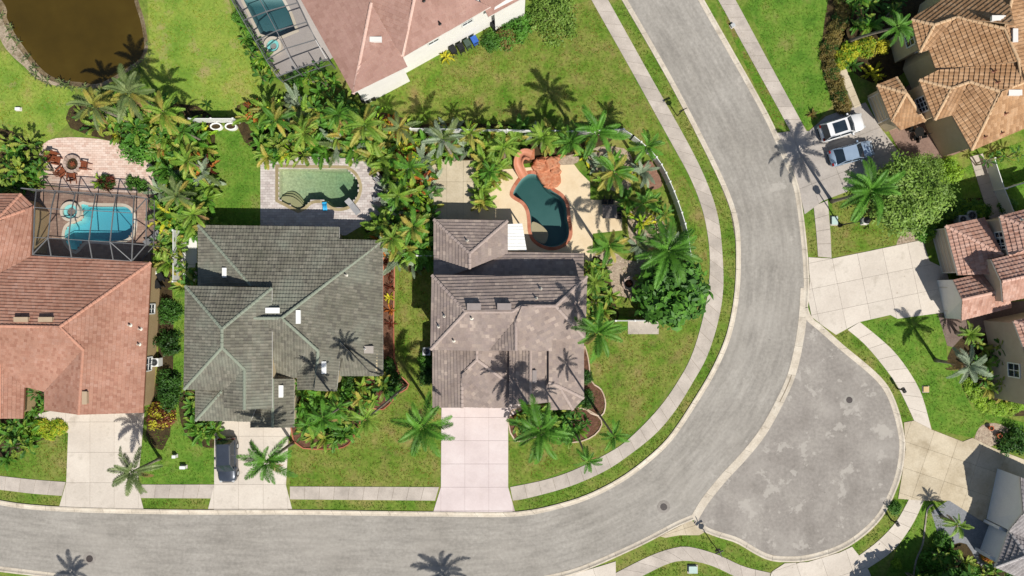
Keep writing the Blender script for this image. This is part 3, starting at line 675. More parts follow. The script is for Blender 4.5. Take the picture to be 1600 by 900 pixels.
# ------------------------------------------------------------------ houses
def hexn(x): return x
class House:
    def __init__(s, px, py, label, wallm, tilem, fascm, prof, tw=0.33, th=0.42, rib=0.0):
        s.t = thing('house', P3(px, py), label, 'house'); s.wm = wallm; s.tm = tilem; s.fm = fascm
        s.prof = prof; s.tw = tw; s.th = th; s.rib = rib; s.walls = {}
        s.roof = None
    def wall(s, key, outline, h, ins=0.5, z0=0.0, m=None):
        """outline: eave line in photo pixels at height h; the walls stand inside it"""
        q = inset(W(outline, h), ins) if ins else ccw(W(outline, h))
        b = MB(); b.prism(q, z0, h - 0.05); b.build('wall', m or s.wm, s.t); s.walls[key] = q; return q
    def roofs(s, V, faces):
        """V: name -> (px, py, height); faces: lists of vertex names"""
        pts = {k: P3(*v) for k, v in V.items()}
        deck = MB(); planes = {}
        fl = [f.split() for f in faces]
        for f in fl:
            p = [pts[k] for k in f]; nrm = Vector((0, 0, 0))
            for i in range(len(p)):
                a, c = p[i - 1], p[i]; nrm += a.cross(c)
            nrm.normalize()
            if nrm.z < 0: nrm = -nrm
            c = sum(p, Vector()) / len(p)
            zz = lambda v: c.z - (nrm.x * (v.x - c.x) + nrm.y * (v.y - c.y)) / nrm.z
            q = [Vector((v.x, v.y, zz(v))) for v in p]
            if area([(v.x, v.y) for v in q]) < 0: q.reverse()
            planes[tuple(f)] = (nrm, c, q)
            n = len(q); tt = tri([(v.x, v.y) for v in q])
            vs = [v - Vector((0, 0, .03)) for v in q] + [v - Vector((0, 0, 0.2)) for v in q]
            deck.add(vs, tt + [tuple(n + i for i in reversed(t)) for t in tt] + [(i, n + i, n + (i + 1) % n, (i + 1) % n) for i in range(n)])
        roof = deck.build('roof', s.fm, s.t); s.roof = roof; s.planes = planes
        for f in fl:
            nrm, c, q = planes[tuple(f)]
            down = Vector((nrm.x, nrm.y, 0)).normalized(); down = (down - nrm * down.dot(nrm)).normalized()
            u = down.cross(nrm).normalized() * -1
            up = -down
            poly = [((v - c).dot(u), (v - c).dot(up)) for v in q]
            poly = ccw(poly)
            vmin = min(p[1] for p in poly)
            b = MB(); ns = 3 if s.rib else 1
            last = {}
            for cell, uu, vv in cells(poly, s.tw / ns if ns > 1 else s.tw, s.th, 0.0 if s.rib else 0.5, 0.002):
                key = (round((uu) / s.tw - 0.001), round(vv / s.th, 2))
                if key not in last: last[key] = (random.random(), random.uniform(-.005, .007))
                ti, dz = last[key]
                def hgt(pu, pv):
                    a = (pv - vv) / s.th
                    z = 0.075 * (1 - a) + dz
                    if s.rib:
                        ph = ((pu - poly[0][0]) / s.tw) * 2 * math.pi; z += s.rib * (0.5 + 0.5 * math.cos(ph))
                    return z
                n = len(cell)
                top = [c + u * a + up * d + nrm * hgt(a, d) for a, d in cell]
                bot = [c + u * a + up * d - nrm * 0.015 for a, d in cell]
                fs = [tuple(range(n))]
                for i in range(n):
                    j = (i + 1) % n
                    fs.append((i, n + i, n + j, j))
                pa = (top[1] - top[0]).cross(top[2] - top[0])
                if pa.dot(nrm) < 0: fs = [x[::-1] for x in fs]
                b.add(top + bot, fs, ti)
            b.build('roof_tiles', s.tm, roof, kind='stuff')
        # ridge and hip caps on convex shared edges
        E = {}
        for f in fl:
            for i in range(len(f)):
                E.setdefault(frozenset((f[i - 1], f[i])), []).append(f)
        for e, ff in E.items():
            if len(ff) != 2: continue
            (n1, c1, q1), (n2, c2, q2) = planes[tuple(ff[0])], planes[tuple(ff[1])]
            if (c2 - c1).dot(n1) > -0.02: continue
            a, d = (pts[k] for k in e)
            a = a + Vector((0, 0, .03)); d = d + Vector((0, 0, .03)); L = (d - a).length
            if a.z > d.z: a, d = d, a
            dr = (d - a).normalized(); sd = dr.cross(Vector((0, 0, 1))).normalized(); upv = sd.cross(dr)
            n = max(1, int(L / 0.42)); cap = MB()
            for i in range(n):
                p0 = a + dr * (L * i / n); p1 = a + dr * (L * (i + 1) / n + 0.04)
                vs = []
                for p, r, lift in ((p0, 0.17, 0.05), (p1, 0.14, 0.02)):
                    for k in range(5):
                        t = math.pi * k / 4
                        vs.append(p + sd * (r * math.cos(t)) + upv * (r * 0.62 * math.sin(t) + lift - 0.03))
                cap.add(vs, [(k, k + 1, 6 + k, 5 + k) for k in range(4)] + [(4, 3, 2, 1, 0)], random.random())
            cap.build('ridge_cap', CAPM[s.tm.name], roof)
        s.fl = fl
    def ztop(s, x, y):
        best = 0
        for f, (nrm, c, q) in s.planes.items():
            if inside((x, y), [(v.x, v.y) for v in q]):
                best = max(best, c.z - (nrm.x * (x - c.x) + nrm.y * (y - c.y)) / nrm.z)
        return best
    def at(s, px, py):
        h = 4.0
        for _ in range(8):
            x, y = P(px, py, h); h = s.ztop(x, y) or h
        x, y = P(px, py, h); return Vector((x, y, h))
    def vent(s, px, py, wx, wy, m, name='roof_vent', hh=0.28):
        p = s.at(px, py); b = MB()
        b.box((p.x, p.y, p.z + hh / 2), (wx, wy, hh), taper=0.9)
        b.box((p.x, p.y, p.z + hh + 0.02), (wx * 1.06, wy * 1.06, 0.05))
        b.build(name, m, s.roof)
    def pipe(s, px, py, m=None):
        p = s.at(px, py); b = MB(); b.lathe((p.x, p.y, p.z - 0.1), [(0.2, 0.12), (0.09, 0.2), (0.07, 0.55), (0.05, 0.55), (0.05, 0.3)], 10)
        b.build('vent_pipe', m or M_trim, s.roof)
    def window(s, key, edge, t, wd, z0, z1, frame=None, name='window', cols=2, rows=2, pane=None):
        q = s.walls[key]; a = Vector(q[edge]); c = Vector(q[(edge + 1) % len(q)])
        d = (c - a); L = d.length; d.normalize(); nr = Vector((d.y, -d.x))
        m = a + d * (L * t)
        def pt(u, z, off): w_ = m + d * u + nr * off; return Vector((w_.x, w_.y, z))
        f = MB(); k = wd / 2
        for (u0, zz0, u1, zz1) in ((-k, z0, k, z0), (-k, z1, k, z1), (-k, z0, -k, z1), (k, z0, k, z1)):
            f.bar(pt(u0, zz0, 0.03), pt(u1, zz1, 0.03), 0.12, 0.12)
        for i in range(1, cols): u = -k + wd * i / cols; f.bar(pt(u, z0, 0.03), pt(u, z1, 0.03), 0.05, 0.06)
        for i in range(1, rows): z = z0 + (z1 - z0) * i / rows; f.bar(pt(-k, z, 0.03), pt(k, z, 0.03), 0.05, 0.06)
        wo = f.build(name, frame or M_white, s.t)
        g = MB(); g.add([pt(-k, z0, 0.015), pt(k, z0, 0.015), pt(k, z1, 0.015), pt(-k, z1, 0.015)], [(0, 1, 2, 3)])
        g.build('pane', pane or M_glass, wo)
    def edge_facing(s, key, d):
        q = s.walls[key]; best = None
        for i in range(len(q)):
            a = Vector(q[i]); c = Vector(q[(i + 1) % len(q)]); v = c - a; L = v.length; v.normalize()
            sc_ = Vector((v.y, -v.x)).dot(Vector(d).normalized()) * (1 if L > 1.0 else 0.5) + L * 0.01
            if best is None or sc_ > best[0]: best = (sc_, i)
        return best[1]

T1 = mat('tile_terracotta', ['dcd8d4', 'ffffff'], 0.3, tint=['a17462', 'ac7f6c', 'b38976', 'ae826f', 'b68e7d'], fine=(8, .1), stain=('7c5446', 0.4, 0.35, 0.56))
T2 = mat('tile_green_grey', ['d4d6cf', 'ffffff'], 0.25, tint=['6b675f', '787469', '837f73', '727065', '8c877b'], fine=(8, .14), stain=('7e8676', 0.25, 0.55, 0.5))
T3 = mat('tile_mixed_grey', ['e4e0e0', 'ffffff'], 0.4, tint=['8c7f78', '988a82', '9e9087', '92857f', '9a8c83', 'a19289', '968882', '9b8d84', 'a39489', 'b5a599'], fine=(8, .1), stain=('6f6560', 0.3, 0.3, 0.55))
T4 = mat('tile_pink', ['e8e4e2', 'ffffff'], 0.3, tint=['9c7a6e', 'a48277', 'a8877b', 'a07e72'], fine=(8, .08), stain=('b89c90', 0.5, 0.5, 0.6))
T5 = mat('tile_tan', ['dcd4cc', 'ffffff'], 0.3, tint=['aa8460', 'b6916c', 'c09d7a', 'ad8966', 'a07c5a'], fine=(8, .14), stain=('5e4636', 0.35, 0.4, 0.56))
T6 = mat('tile_rose', ['e4dedc', 'ffffff'], 0.4, tint=['b38a78', 'bf9886', 'c8a595', 'ae8472'], fine=(8, .14), stain=('6a4e44', 0.5, 0.35, 0.58))
T7 = mat('tile_pale_grey', ['e0e0e4', 'ffffff'], 0.4, tint=['8c8684', '9a9492', 'a49e9c'], fine=(8, .1))
CAPS = {'tile_terracotta': ['b4826c', 'bd8d78'], 'tile_green_grey': ['808676', '8b9282'], 'tile_mixed_grey': ['a09088', 'aa9a92'], 'tile_pink': ['c4a294', 'ceaea0'], 'tile_tan': ['c0a07c', 'caab88'], 'tile_rose': ['c8a08e', 'd0ac9c'], 'tile_pale_grey': ['b0aaa8', 'bab4b2']}
CAPM = {k: mat(k + '_cap', v, 1.5, fine=(7, .12)) for k, v in CAPS.items()}
F_w = mat('fascia_white', ['d6d2cc', 'dedad4'], 1.0, rough=0.6)
F_t = mat('fascia_tan', ['a8937a', 'b39e84'], 1.0, rough=0.6)
F_r = mat('fascia_rust', ['8a5c48', '966852'], 1.0, rough=0.6)
F_g = mat('fascia_grey', ['a09890', 'aaa298'], 1.0, rough=0.6)

# ---- terracotta house, west edge
h = House(110, 530, 'terracotta red tiled house beside the turquoise caged pool', M_tanw, T1, F_r, 'flat', 0.3, 0.34)
h.wall('m', [(-60, 398), (236, 410), (223, 645), (104, 649), (70, 640), (69, 612), (38, 604), (36, 654), (-60, 654)], 3.0)
h.wall('n', [(-60, 303), (33, 303), (54, 323), (49, 402), (-60, 402)], 3.0)
h.roofs({'a': (-60, 303, 3), 'b': (33, 303, 3), 'c': (54, 323, 3), 'd': (48.5, 400, 3), 'e': (-6, 344, 4.7), 'e2': (-60, 344, 4.7), 'v': (-60, 462, 4.9),
         'f': (236, 410, 3), 'g': (93, 511, 6.2), 'g2': (-60, 508, 6.2), 'k': (223, 645, 3), 'r': (130, 546, 5.3), 's': (123, 648, 5.3),
         't': (104, 650, 4.4), 'u': (70, 641, 3), 'w': (70, 612, 3), 'x': (38, 604, 3), 'y': (0, 566, 4.1), 'z': (-60, 520, 5.9),
         'p': (36, 654, 3), 'q': (0, 654, 4.1), 'q2': (-60, 654, 3)},
        ['a b e e2', 'b c e', 'c d v e2 e', 'd f g g2 v', 'f k s r g', 'r s u w', 'g r w x y z g2', 'x p q y', 'q q2 z y'])
for x in (36, 74): h.vent(x, 499, 1.3, 0.45, F_t)
h.vent(135, 621, 0.45, 1.2, F_t)
for q in ((204, 508), (220, 514), (218, 538)): h.pipe(*q)
h.window('m', h.edge_facing('m', (1, 0)), 0.3, 1.4, 0.9, 2.1)
h.window('m', h.edge_facing('m', (1, 0)), 0.7, 1.0, 0.9, 2.1)

# ---- green-grey house with second storey over the garage side
h = House(440, 500, 'green-grey tiled house with white skylights between the two paved pool yards', M_creamw, T2, F_w, 'rib', 0.30, 0.38, 0.04)
h.wall('m', [(310, 352), (530, 355), (530, 374), (598, 376), (597, 587), (531, 587), (530, 609), (465, 609), (465, 590), (460, 590), (459, 668), (392, 668), (390, 658), (306, 657), (306, 609), (306, 440)], 3.0)
h.wall('u', [(290, 447), (425, 450), (425, 638), (351, 637), (351, 609), (288, 608)], 5.7, z0=2.5)
h.roofs({'a': (310, 352, 3), 'b': (530, 355, 3), 'c': (530, 374, 3.4), 'd': (598, 376, 3.2), 'e': (440, 497, 6.3), 'f': (397, 497, 6.3), 'g': (425, 452, 5.0), 'w1': (393, 447, 5.0), 'w2': (310, 447, 3),
         'h': (597, 587, 3), 'i': (577, 580, 3.2), 'j': (531, 535, 4.9), 'k': (530, 609, 3), 'l': (493, 609, 4.3), 'm': (497, 548, 5.0), 'n': (465, 580, 3), 'n2': (465, 609, 3), 'o': (531, 587, 3),
         'p': (426, 590, 3), 'q': (427, 533, 4.6), 'n3': (465, 590, 3),
         'G1': (306, 606, 3), 'G2': (349, 609, 4.5), 'G3': (306, 657, 3), 'G4': (392, 658, 3), 'G5': (400, 636, 4), 'H1': (392, 668, 3), 'H2': (426, 668, 4.0), 'H3': (459, 668, 3), 'H4': (459, 592, 3), 'H5': (426, 592, 4.0), 'H6': (392, 632, 3),
         'A': (290, 447, 5.7), 'B': (425, 450, 5.7), 'C': (347, 514, 7.5), 'D': (347, 543, 7.5), 'E': (288, 608, 5.7), 'F': (382, 577, 6.65), 'I': (351, 609, 5.7), 'J': (351, 637, 5.7), 'K': (382, 640, 6.65), 'L': (425, 638, 5.7)},
        ['a b c d e f g w1', 'a w1 w2', 'd h i j k l m e', 'e m n n3 p q f', 'm l n2 n', 'j i h o', 'G1 G2 G3', 'G2 G3 G4 G5', 'H1 H2 H5 H6', 'H2 H3 H4 H5',
         'A B C', 'A C D E', 'D F I E', 'F K J I', 'B L K F D C'])
M_sky = mat('skylight_white', ['e2e2de', 'eaeae6'], 1.0, rough=0.4)
for q in ((427, 485, 1.3, .5), (467, 495, .42, 1.25), (507, 574, .42, 1.15), (440, 611, .42, 1.15), (352, 426, .42, .9)): h.vent(*q, M_sky, 'skylight', 0.2)
h.vent(577, 546, 0.9, 0.7, F_g); h.pipe(571, 545, M_sky)
for q in ((297, 582), (299, 541), (294, 555), (541, 430)): h.pipe(*q)

# ---- mixed grey house in the middle
h = House(795, 500, 'grey-brown mixed tile house in the middle with pale pink driveway', M_beigew, T3, F_g, 'flat', 0.38, 0.36)
h.wall('n', [(678, 343), (793, 345), (793, 396), (912, 396), (912, 440), (678, 440)], 3.0)
h.wall('u', [(675, 430), (917, 432), (914, 529), (862, 530), (862, 548), (673, 546)], 5.7)
h.wall('g', [(676, 530), (797, 530), (797, 637), (676, 637)], 3.0)
h.wall('e', [(796, 545), (861, 545), (861, 631), (796, 631)], 4.0)
h.wall('s', [(857, 520), (912, 520), (912, 622), (895, 640), (857, 640)], 3.0)
h.roofs({'a': (678, 343, 3), 'b': (793, 345, 3), 'c': (734, 396, 4.7), 'd': (734, 420, 4.7), 'e': (678, 398, 3), 'e2': (678, 440, 3), 'f': (793, 392, 3), 'f2': (793, 396, 3),
         'L1': (678, 398, 3), 'L2': (912, 396, 3), 'L3': (912, 440, 4.3), 'L4': (678, 440, 4.3), 'L0': (793, 394, 3),
         'A': (675, 430, 5.7), 'B': (917, 432, 5.7), 'C': (868, 478, 7.6), 'D': (815, 478, 7.6), 'E': (800, 487, 7.5), 'F': (728, 487, 7.5), 'G': (673, 546, 5.7), 'H': (914, 529, 5.7),
         'I': (806, 500, 7.2), 'J': (806, 548, 7.1), 'K': (765, 548, 5.7), 'M': (862, 548, 5.5), 'N': (862, 530, 5.7),
         'g1': (676, 540, 3), 'g2': (745, 540, 4.9), 'g3': (745, 562, 4.9), 'g4': (722, 584, 4.2), 'g5': (722, 637, 4.2), 'g6': (676, 637, 3), 'g7': (797, 600, 3.2), 'g8': (797, 540, 3.6), 'g9': (773, 637, 3.0), 'g10': (797, 637, 2.9),
         'q1': (796, 545, 4), 'q2': (829, 545, 4.9), 'q3': (829, 632, 4.9), 'q4': (796, 632, 4), 'q5': (861, 545, 4), 'q6': (861, 628, 4),
         's1': (857, 520, 4.6), 's2': (912, 520, 3), 's3': (912, 622, 3), 's4': (895, 640, 3), 's5': (857, 640, 3), 's6': (873, 603, 4.1), 's7': (857, 598, 4.6)},
        ['a b c', 'a c d e2 e', 'b f2 d c', 'L1 L0 L2 L3 L4', 'A B C D E F', 'A F G', 'B H C', 'F E D I K G', 'I J K', 'D C H N M J I',
         'g1 g2 g3 g4 g5 g6', 'g2 g8 g7 g3', 'g3 g7 g10 g9 g5 g4', 'q1 q2 q3 q4', 'q2 q5 q6 q3', 's1 s2 s3 s6 s7', 's3 s4 s6', 's4 s5 s7 s6'])
M_box = mat('vent_grey', ['8a807c', '968c88'], 2.0, rough=0.5)
for x in (741, 788): h.vent(x, 479, 1.25, 0.6, M_box)
h.vent(835, 588, 0.4, 1.2, M_box)
for q in ((730, 377), (845, 452), (838, 467), (686, 510), (695, 494), (737, 497), (709, 532)): h.pipe(*q)
# white ribbed patio cover behind this house: its own roof on posts
t = thing('patio_cover', P3(808, 372), 'white ribbed metal patio cover next to the dark pool', 'patio cover')
q = [P3(793, 350, 2.7), P3(816, 349, 2.6), P3(823, 391, 2.6), P3(793, 391, 2.7)]
for i in range(8):
    a0 = q[0].lerp(q[3], i / 8 + .006); a1 = q[1].lerp(q[2], i / 8 + .006); c0 = q[0].lerp(q[3], (i + 1) / 8 - .006); c1 = q[1].lerp(q[2], (i + 1) / 8 - .006)
    b = MB(); up = Vector((0, 0, .05)); b.add([a0, a1, c1, c0, a0 + up, a1 + up, c1 + up, c0 + up], [(0, 1, 2, 3), (7, 6, 5, 4), (0, 4, 5, 1), (1, 5, 6, 2), (2, 6, 7, 3), (3, 7, 4, 0)]); b.build('panel', M_white, t)
    if i: b = MB(); b.bar((a0 + q[0].lerp(q[3], i / 8 - .006)) / 2 + up * 1.4, (a1 + q[1].lerp(q[2], i / 8 - .006)) / 2 + up * 1.4, 0.04, 0.04); b.build('rib', M_white, t)
for k in (1, 2):
    b = MB(); v = q[k] * 0.99; b.bar((v.x - .1, v.y, 0), (v.x - .1, v.y, 2.6), 0.12); b.build('post', M_white, t)

# ---- pink house at the top
h = House(600, 40, 'pink-brown tiled house with long bright white side wall', M_whitew, T4, F_w, 'flat', 0.36, 0.4)
h.wall('m', [(455, -60), (438, -50), (552, 147), (636, 103), (629, 89), (766, 13), (763, 27), (830, -8), (800, -60)], 5.5, 0.4)
h.roofs({'a': (552, 147, 5.5), 'b': (636, 103, 5.5), 'c': (629, 88, 5.6), 'd': (619, 75, 5.85), 'e': (580, 5, 8.0), 'e2': (565, -70, 8.4), 'w': (432, -70, 5.5), 'f': (648, -4, 7.6), 'f2': (660, -70, 8.6), 'd2': (580, 5, 7.3), 'e3': (560, -70, 7.6), 'g': (767, 12, 5.5), 'h': (735, -4, 6.6), 'i': (700, -70, 8.6),
         'j': (763, 27, 5.2), 'k': (840, -16, 5.2), 'l': (800, -70, 6.6), 'm': (750, 0, 6.0)},
        ['a e e2 w', 'a b c d e', 'c f f2 e3 d2 d', 'c g h i f2 f', 'j k l m'])
h.vent(588, 63, 1.1, 0.45, F_w)
h.pipe(687, 37, M_black); h.pipe(662, 1, M_black)
e = h.edge_facing('m', (0.45, -0.9))
for t_ in (0.35, 0.7): h.window('m', e, t_, 1.2, 3.7, 4.9)

# ---- tan house, top right
h = House(1510, 120, 'large tan tiled house with several hip roofs above two parked cars', M_creamw, T5, F_t, 'rib', 0.34, 0.42, 0.045)
h.wall('m', [(1450, 84), (1480, -30), (1680, -30), (1680, 170), (1518, 236), (1488, 180), (1462, 110)], 4.9, 0.3)
h.wall('w1', [(1424, 31), (1437, 21), (1500, -10), (1500, 60), (1437, 82)], 4.9, 0.45)
h.wall('w2', [(1436, 125), (1500, 100), (1520, 168), (1460, 189)], 4.9, 0.45)
h.wall('w3', [(1370, 133), (1400, 121), (1445, 190), (1408, 204), (1393, 190)], 3.0, 0.45)
h.roofs({'A': (1424, 31, 5), 'A2': (1437, 21, 5), 'A3': (1485, -8, 5), 'A4': (1600, -60, 5), 'B': (1460, 39, 5.9), 'C': (1495, 27, 6.5), 'D': (1570, 45, 8), 'D2': (1585, -20, 8), 'E': (1437, 82, 5), 'E2': (1452, 78, 5.2), 'G': (1592, 96, 8), 'G2': (1680, 60, 6.4), 'G3': (1680, -40, 6.2), 'K2': (1463, 111, 5.1),
         'H': (1436, 125, 5), 'I': (1487, 138, 6), 'J': (1515, 128, 6.5), 'L': (1563, 143, 7.3), 'M': (1597, 130, 7.6), 'M2': (1680, 100, 7.6), 'N': (1460, 188, 5), 'O': (1488, 180, 5.2), 'Q': (1518, 235, 5), 'Q2': (1680, 168, 5), 'K3': (1463, 111, 5.2),
         'R': (1370, 133, 3), 'S': (1400, 121, 3), 'T': (1416, 146, 4.0), 'U': (1393, 190, 3), 'V': (1408, 203, 3), 'X': (1445, 190, 3), 'S2': (1430, 110, 3.2), 'T2': (1450, 150, 3.6)},
        ['A A2 A3 A4 D2 D C B', 'A B E', 'E B C E2', 'E2 C D G K2', 'D D2 G3 G2 M2 M G', 'H I J L M G K3', 'H I N', 'I J O N', 'J L Q O', 'L M M2 Q2 Q', 'R S T', 'R T U', 'T X V U', 'S X T'])
for x, y, a, b_ in ((1557, 30, 1.2, .45), (1583, 57, .45, 1.2), (1583, 146, 1.2, .5)): h.vent(x, y, a, b_, F_w)
for q in ((1552, 112), (1558, 129), (1538, 214), (1564, 208), (1570, 178)): h.pipe(*q, F_r)
h.window('w2', h.edge_facing('w2', (-0.93, -0.37)), 0.55, 1.5, 2.6, 4.2, cols=3, rows=3)
h.window('w1', h.edge_facing('w1', (-0.93, -0.37)), 0.5, 1.2, 2.6, 4.0)
h.window('w1', h.edge_facing('w1', (-0.4, -0.9)), 0.35, 1.2, 2.6, 4.0)
h.window('w3', h.edge_facing('w3', (-0.93, -0.37)), 0.5, 2.8, 0.05, 2.3, name='garage_door', frame=M_trim, cols=1, rows=4, pane=M_creamw)
h.window('m', h.edge_facing('m', (-0.93, -0.37)), 0.5, 1.0, 2.5, 4.0)

# ---- rose house, right
h = House(1550, 430, 'rose barrel tiled house with garage gables facing the wide concrete driveway', M_beigew, T6, F_w, 'rib', 0.36, 0.42, 0.05)
h.wall('g', [(1477, 353), (1538, 340), (1600, 330), (1600, 440), (1545, 428), (1497, 430)], 3.0, 0.4)
h.wall('g2', [(1489, 438), (1570, 420), (1578, 480), (1502, 500)], 3.0, 0.3)
h.wall('u', [(1562, 338), (1680, 310), (1680, 460), (1567, 472), (1549, 406), (1574, 398)], 5.2, 0.35)
h.wall('c', [(1584, 500), (1680, 480), (1680, 640), (1600, 640), (1596, 560)], 5.0, 0.4)
h.roofs({'a': (1477, 353, 3), 'b': (1538, 340, 3), 'b2': (1600, 330, 3), 'c': (1567, 398, 4.7), 'd': (1497, 430, 3), 'e': (1550, 428, 4.2),
         'f': (1489, 438, 3), 'g': (1503, 468, 4.4), 'h': (1575, 452, 4.4), 'i': (1560, 422, 3), 'j': (1502, 500, 3), 'k': (1580, 480, 3),
         'p': (1562, 338, 5.3), 'q': (1690, 305, 5.3), 'r': (1576, 398, 5.3), 'o': (1650, 372, 7.6), 'o2': (1690, 362, 7.6), 'o3': (1690, 385, 7.0),
         's': (1549, 406, 5.2), 't': (1565, 440, 6.6), 'u': (1690, 412, 6.6), 'v': (1690, 372, 5.2), 'w': (1567, 472, 5.2), 'x': (1690, 447, 5.2),
         'A': (1584, 502, 5), 'B': (1600, 545, 5), 'C': (1660, 525, 7), 'D': (1690, 475, 5), 'E': (1690, 520, 7), 'F': (1606, 640, 5), 'G': (1690, 640, 6.8)},
        ['a b c', 'a c e d', 'f g h i', 'g j k h', 'p q o2 o', 'p o r', 'r o o2 o3', 's t u v', 't w x u', 'A D E C', 'A C B', 'B C G F'])
# gable triangles close the ends of the two front gables
def gable(h, a, b_, c, base, m):
    A, B, C = (P3(*v) for v in (a, b_, c)); b = MB()
    ctr = (A + C) / 2; n = (C - A).cross(Vector((0, 0, 1))).normalized() * 0.12
    if n.dot(Vector((-A.x, -A.y, 0))) < 0: n = -n
    A, B, C = (v - n * 2.0 - Vector((0, 0, .1)) for v in (A, B, C))
    A0 = Vector((A.x, A.y, base)); C0 = Vector((C.x, C.y, base))
    b.add([A0, C0, C, B, A, A0 - n, C0 - n, C - n, B - n, A - n], [(0, 1, 2, 3, 4), (9, 8, 7, 6, 5), (0, 4, 9, 5), (1, 6, 7, 2), (2, 7, 8, 3), (3, 8, 9, 4)])
    b.build('gable_wall', m, h.t)
gable(h, (1489, 438, 3), (1503, 468, 4.4), (1502, 500, 3), 0.0, M_whitew)
gable(h, (1549, 406, 5.2), (1565, 440, 6.6), (1567, 472, 5.2), 3.0, M_beigew)
h.window('g', h.edge_facing('g', (-1, -0.2)), 0.5, 4.6, 0.05, 2.3, name='garage_door', frame=M_trim, cols=1, rows=4, pane=M_beigew)
h.window('g2', h.edge_facing('g2', (-1, 0.2)), 0.5, 2.5, 0.05, 2.3, name='garage_door', frame=M_trim, cols=1, rows=4, pane=M_beigew)
h.window('u', h.edge_facing('u', (-1, 0)), 0.5, 1.4, 3.6, 4.8, pane=M_glass)
for k in range(len(h.walls['u'])):
    q = h.walls['u']; a, c = Vector(q[k]), Vector(q[(k + 1) % len(q)])
    if (c - a).length > 2.5 and Vector(((c - a).y, -(c - a).x)).normalized().x < -0.8: h.window('u', k, 0.62, 1.2, 3.5, 4.8)
h.window('c', h.edge_facing('c', (-1, 0)), 0.3, 1.4, 2.6, 4.2)
h.pipe(1596, 344)
# ---- pale grey house, lower right corner
h = House(1590, 830, 'pale grey house with light tile roof at the bottom corner of the cul-de-sac', M_greyw, T7, F_w, 'rib', 0.36, 0.42, 0.05)
h.wall('a', [(1594, 746), (1690, 790), (1690, 870), (1576, 829)], 3.6, 0.3)
h.wall('b', [(1577, 829), (1640, 850), (1660, 930), (1556, 886)], 3.2, 0.35)
h.roofs({'a': (1594, 746, 3.6), 'b': (1598, 802, 5.2), 'c': (1700, 845, 5.2), 'd': (1700, 795, 3.6), 'e': (1576, 829, 3.6), 'f': (1680, 872, 3.6),
         'A': (1577, 829, 3.2), 'B': (1604, 868, 4.6), 'C': (1556, 886, 3.2), 'D': (1700, 950, 3.2), 'E': (1670, 905, 4.6), 'F': (1690, 865, 3.2)},
        ['a b c d', 'b e f c', 'A B C', 'C B E D', 'A F E B'])
gable(h, (1594, 746, 3.6), (1598, 802, 5.2), (1576, 829, 3.6), 0.0, M_greyw)
b = MB()          # curved entry court wall
arc = [P(x, y) for x, y in smoothpoly([(1536, 815), (1552, 822), (1563, 832), (1565, 846), (1556, 858), (1544, 862), (1524, 855)], 3, False)]
o = offset_line(arc, 0.3)
b.prism(arc + o[::-1], 0, 2.3); b.build('court_wall', M_greyw, h.t)
# ------------------------------------------------------------------ screened pool cages
def cage(label, loc, rows, posts, braces=()):
    """rows: list of rows of points (px,py,h); beams run along and between rows; screen fills the bays"""
    t = thing('pool_cage', loc, label, 'pool cage')
    g = [[P3(*p) for p in r] for r in rows]
    for r in g:
        b = MB()
        for a, c in zip(r, r[1:]): b.bar(a, c, 0.065, 0.09)
        b.build('beam', M_alu, t)
    for i in range(len(g) - 1):
        for j in range(min(len(g[i]), len(g[i + 1]))):
            b = MB(); b.bar(g[i][j], g[i + 1][j], 0.075, 0.1); b.build('rafter', M_alu, t)
        for j in range(min(len(g[i]), len(g[i + 1])) - 1):
            dz = Vector((0, 0, -0.03))
            b = MB(); b.add([p + dz for p in (g[i][j], g[i][j + 1], g[i + 1][j + 1], g[i + 1][j])], [(0, 1, 2, 3)]); b.build('screen', M_screen, t)
    prev = None
    for p in posts:
        v = P3(*p); f = Vector((v.x, v.y, 0.03)); b = MB(); b.bar(f, v, 0.08, 0.08); b.build('post', M_alu, t)
        if prev:
            b = MB(); b.add([prev[1], f, v, prev[0]], [(0, 1, 2, 3)]); b.build('screen', M_screen, t)
            b = MB(); b.bar((prev[1] + prev[0]) / 2, (f + v) / 2, 0.06, 0.06); b.build('rail', M_alu, t)
        prev = (v, f)
    for a, c in braces:
        b = MB(); b.bar(P3(*a), P3(*c), 0.08, 0.08); b.build('brace', M_alu, t)
    return t
cage('grey framed insect screen cage over the turquoise pool', P3(140, 350),
     [[(57, 296, 3), (87, 298, 3), (118, 300, 3), (150, 302, 3), (182, 304, 3), (210, 306, 3)],
      [(54, 324, 4.1), (80, 326, 4.1), (112, 328, 4.1), (145, 329, 4.1), (177, 331, 4.1), (208, 333, 4.1)],
      [(53, 371, 4.1), (75, 372, 4.1), (107, 374, 4.1), (139, 376, 4.1), (172, 378, 4.1), (207, 381, 4.1)],
      [(51, 398, 3.2), (80, 400, 3.2), (112, 402, 3.2), (144, 404, 3.2), (177, 406, 3.2), (206, 408, 3.2)]],
     [(33, 294, 3), (57, 296, 3), (87, 298, 3), (118, 300, 3), (150, 302, 3), (182, 304, 3), (210, 306, 3), (229, 310, 3), (229, 345, 3), (228, 383, 3), (206, 408, 3)],
     [((33, 294, 3), (57, 296, 3)), ((210, 306, 3), (229, 310, 3)), ((229, 310, 3), (228, 383, 3)), ((228, 383, 3), (206, 408, 3)), ((208, 333, 4.1), (229, 310, 3)), ((207, 381, 4.1), (228, 383, 3)), ((172, 378, 4.1), (206, 408, 3.2)), ((51, 398, 3.2), (75, 372, 4.1))])
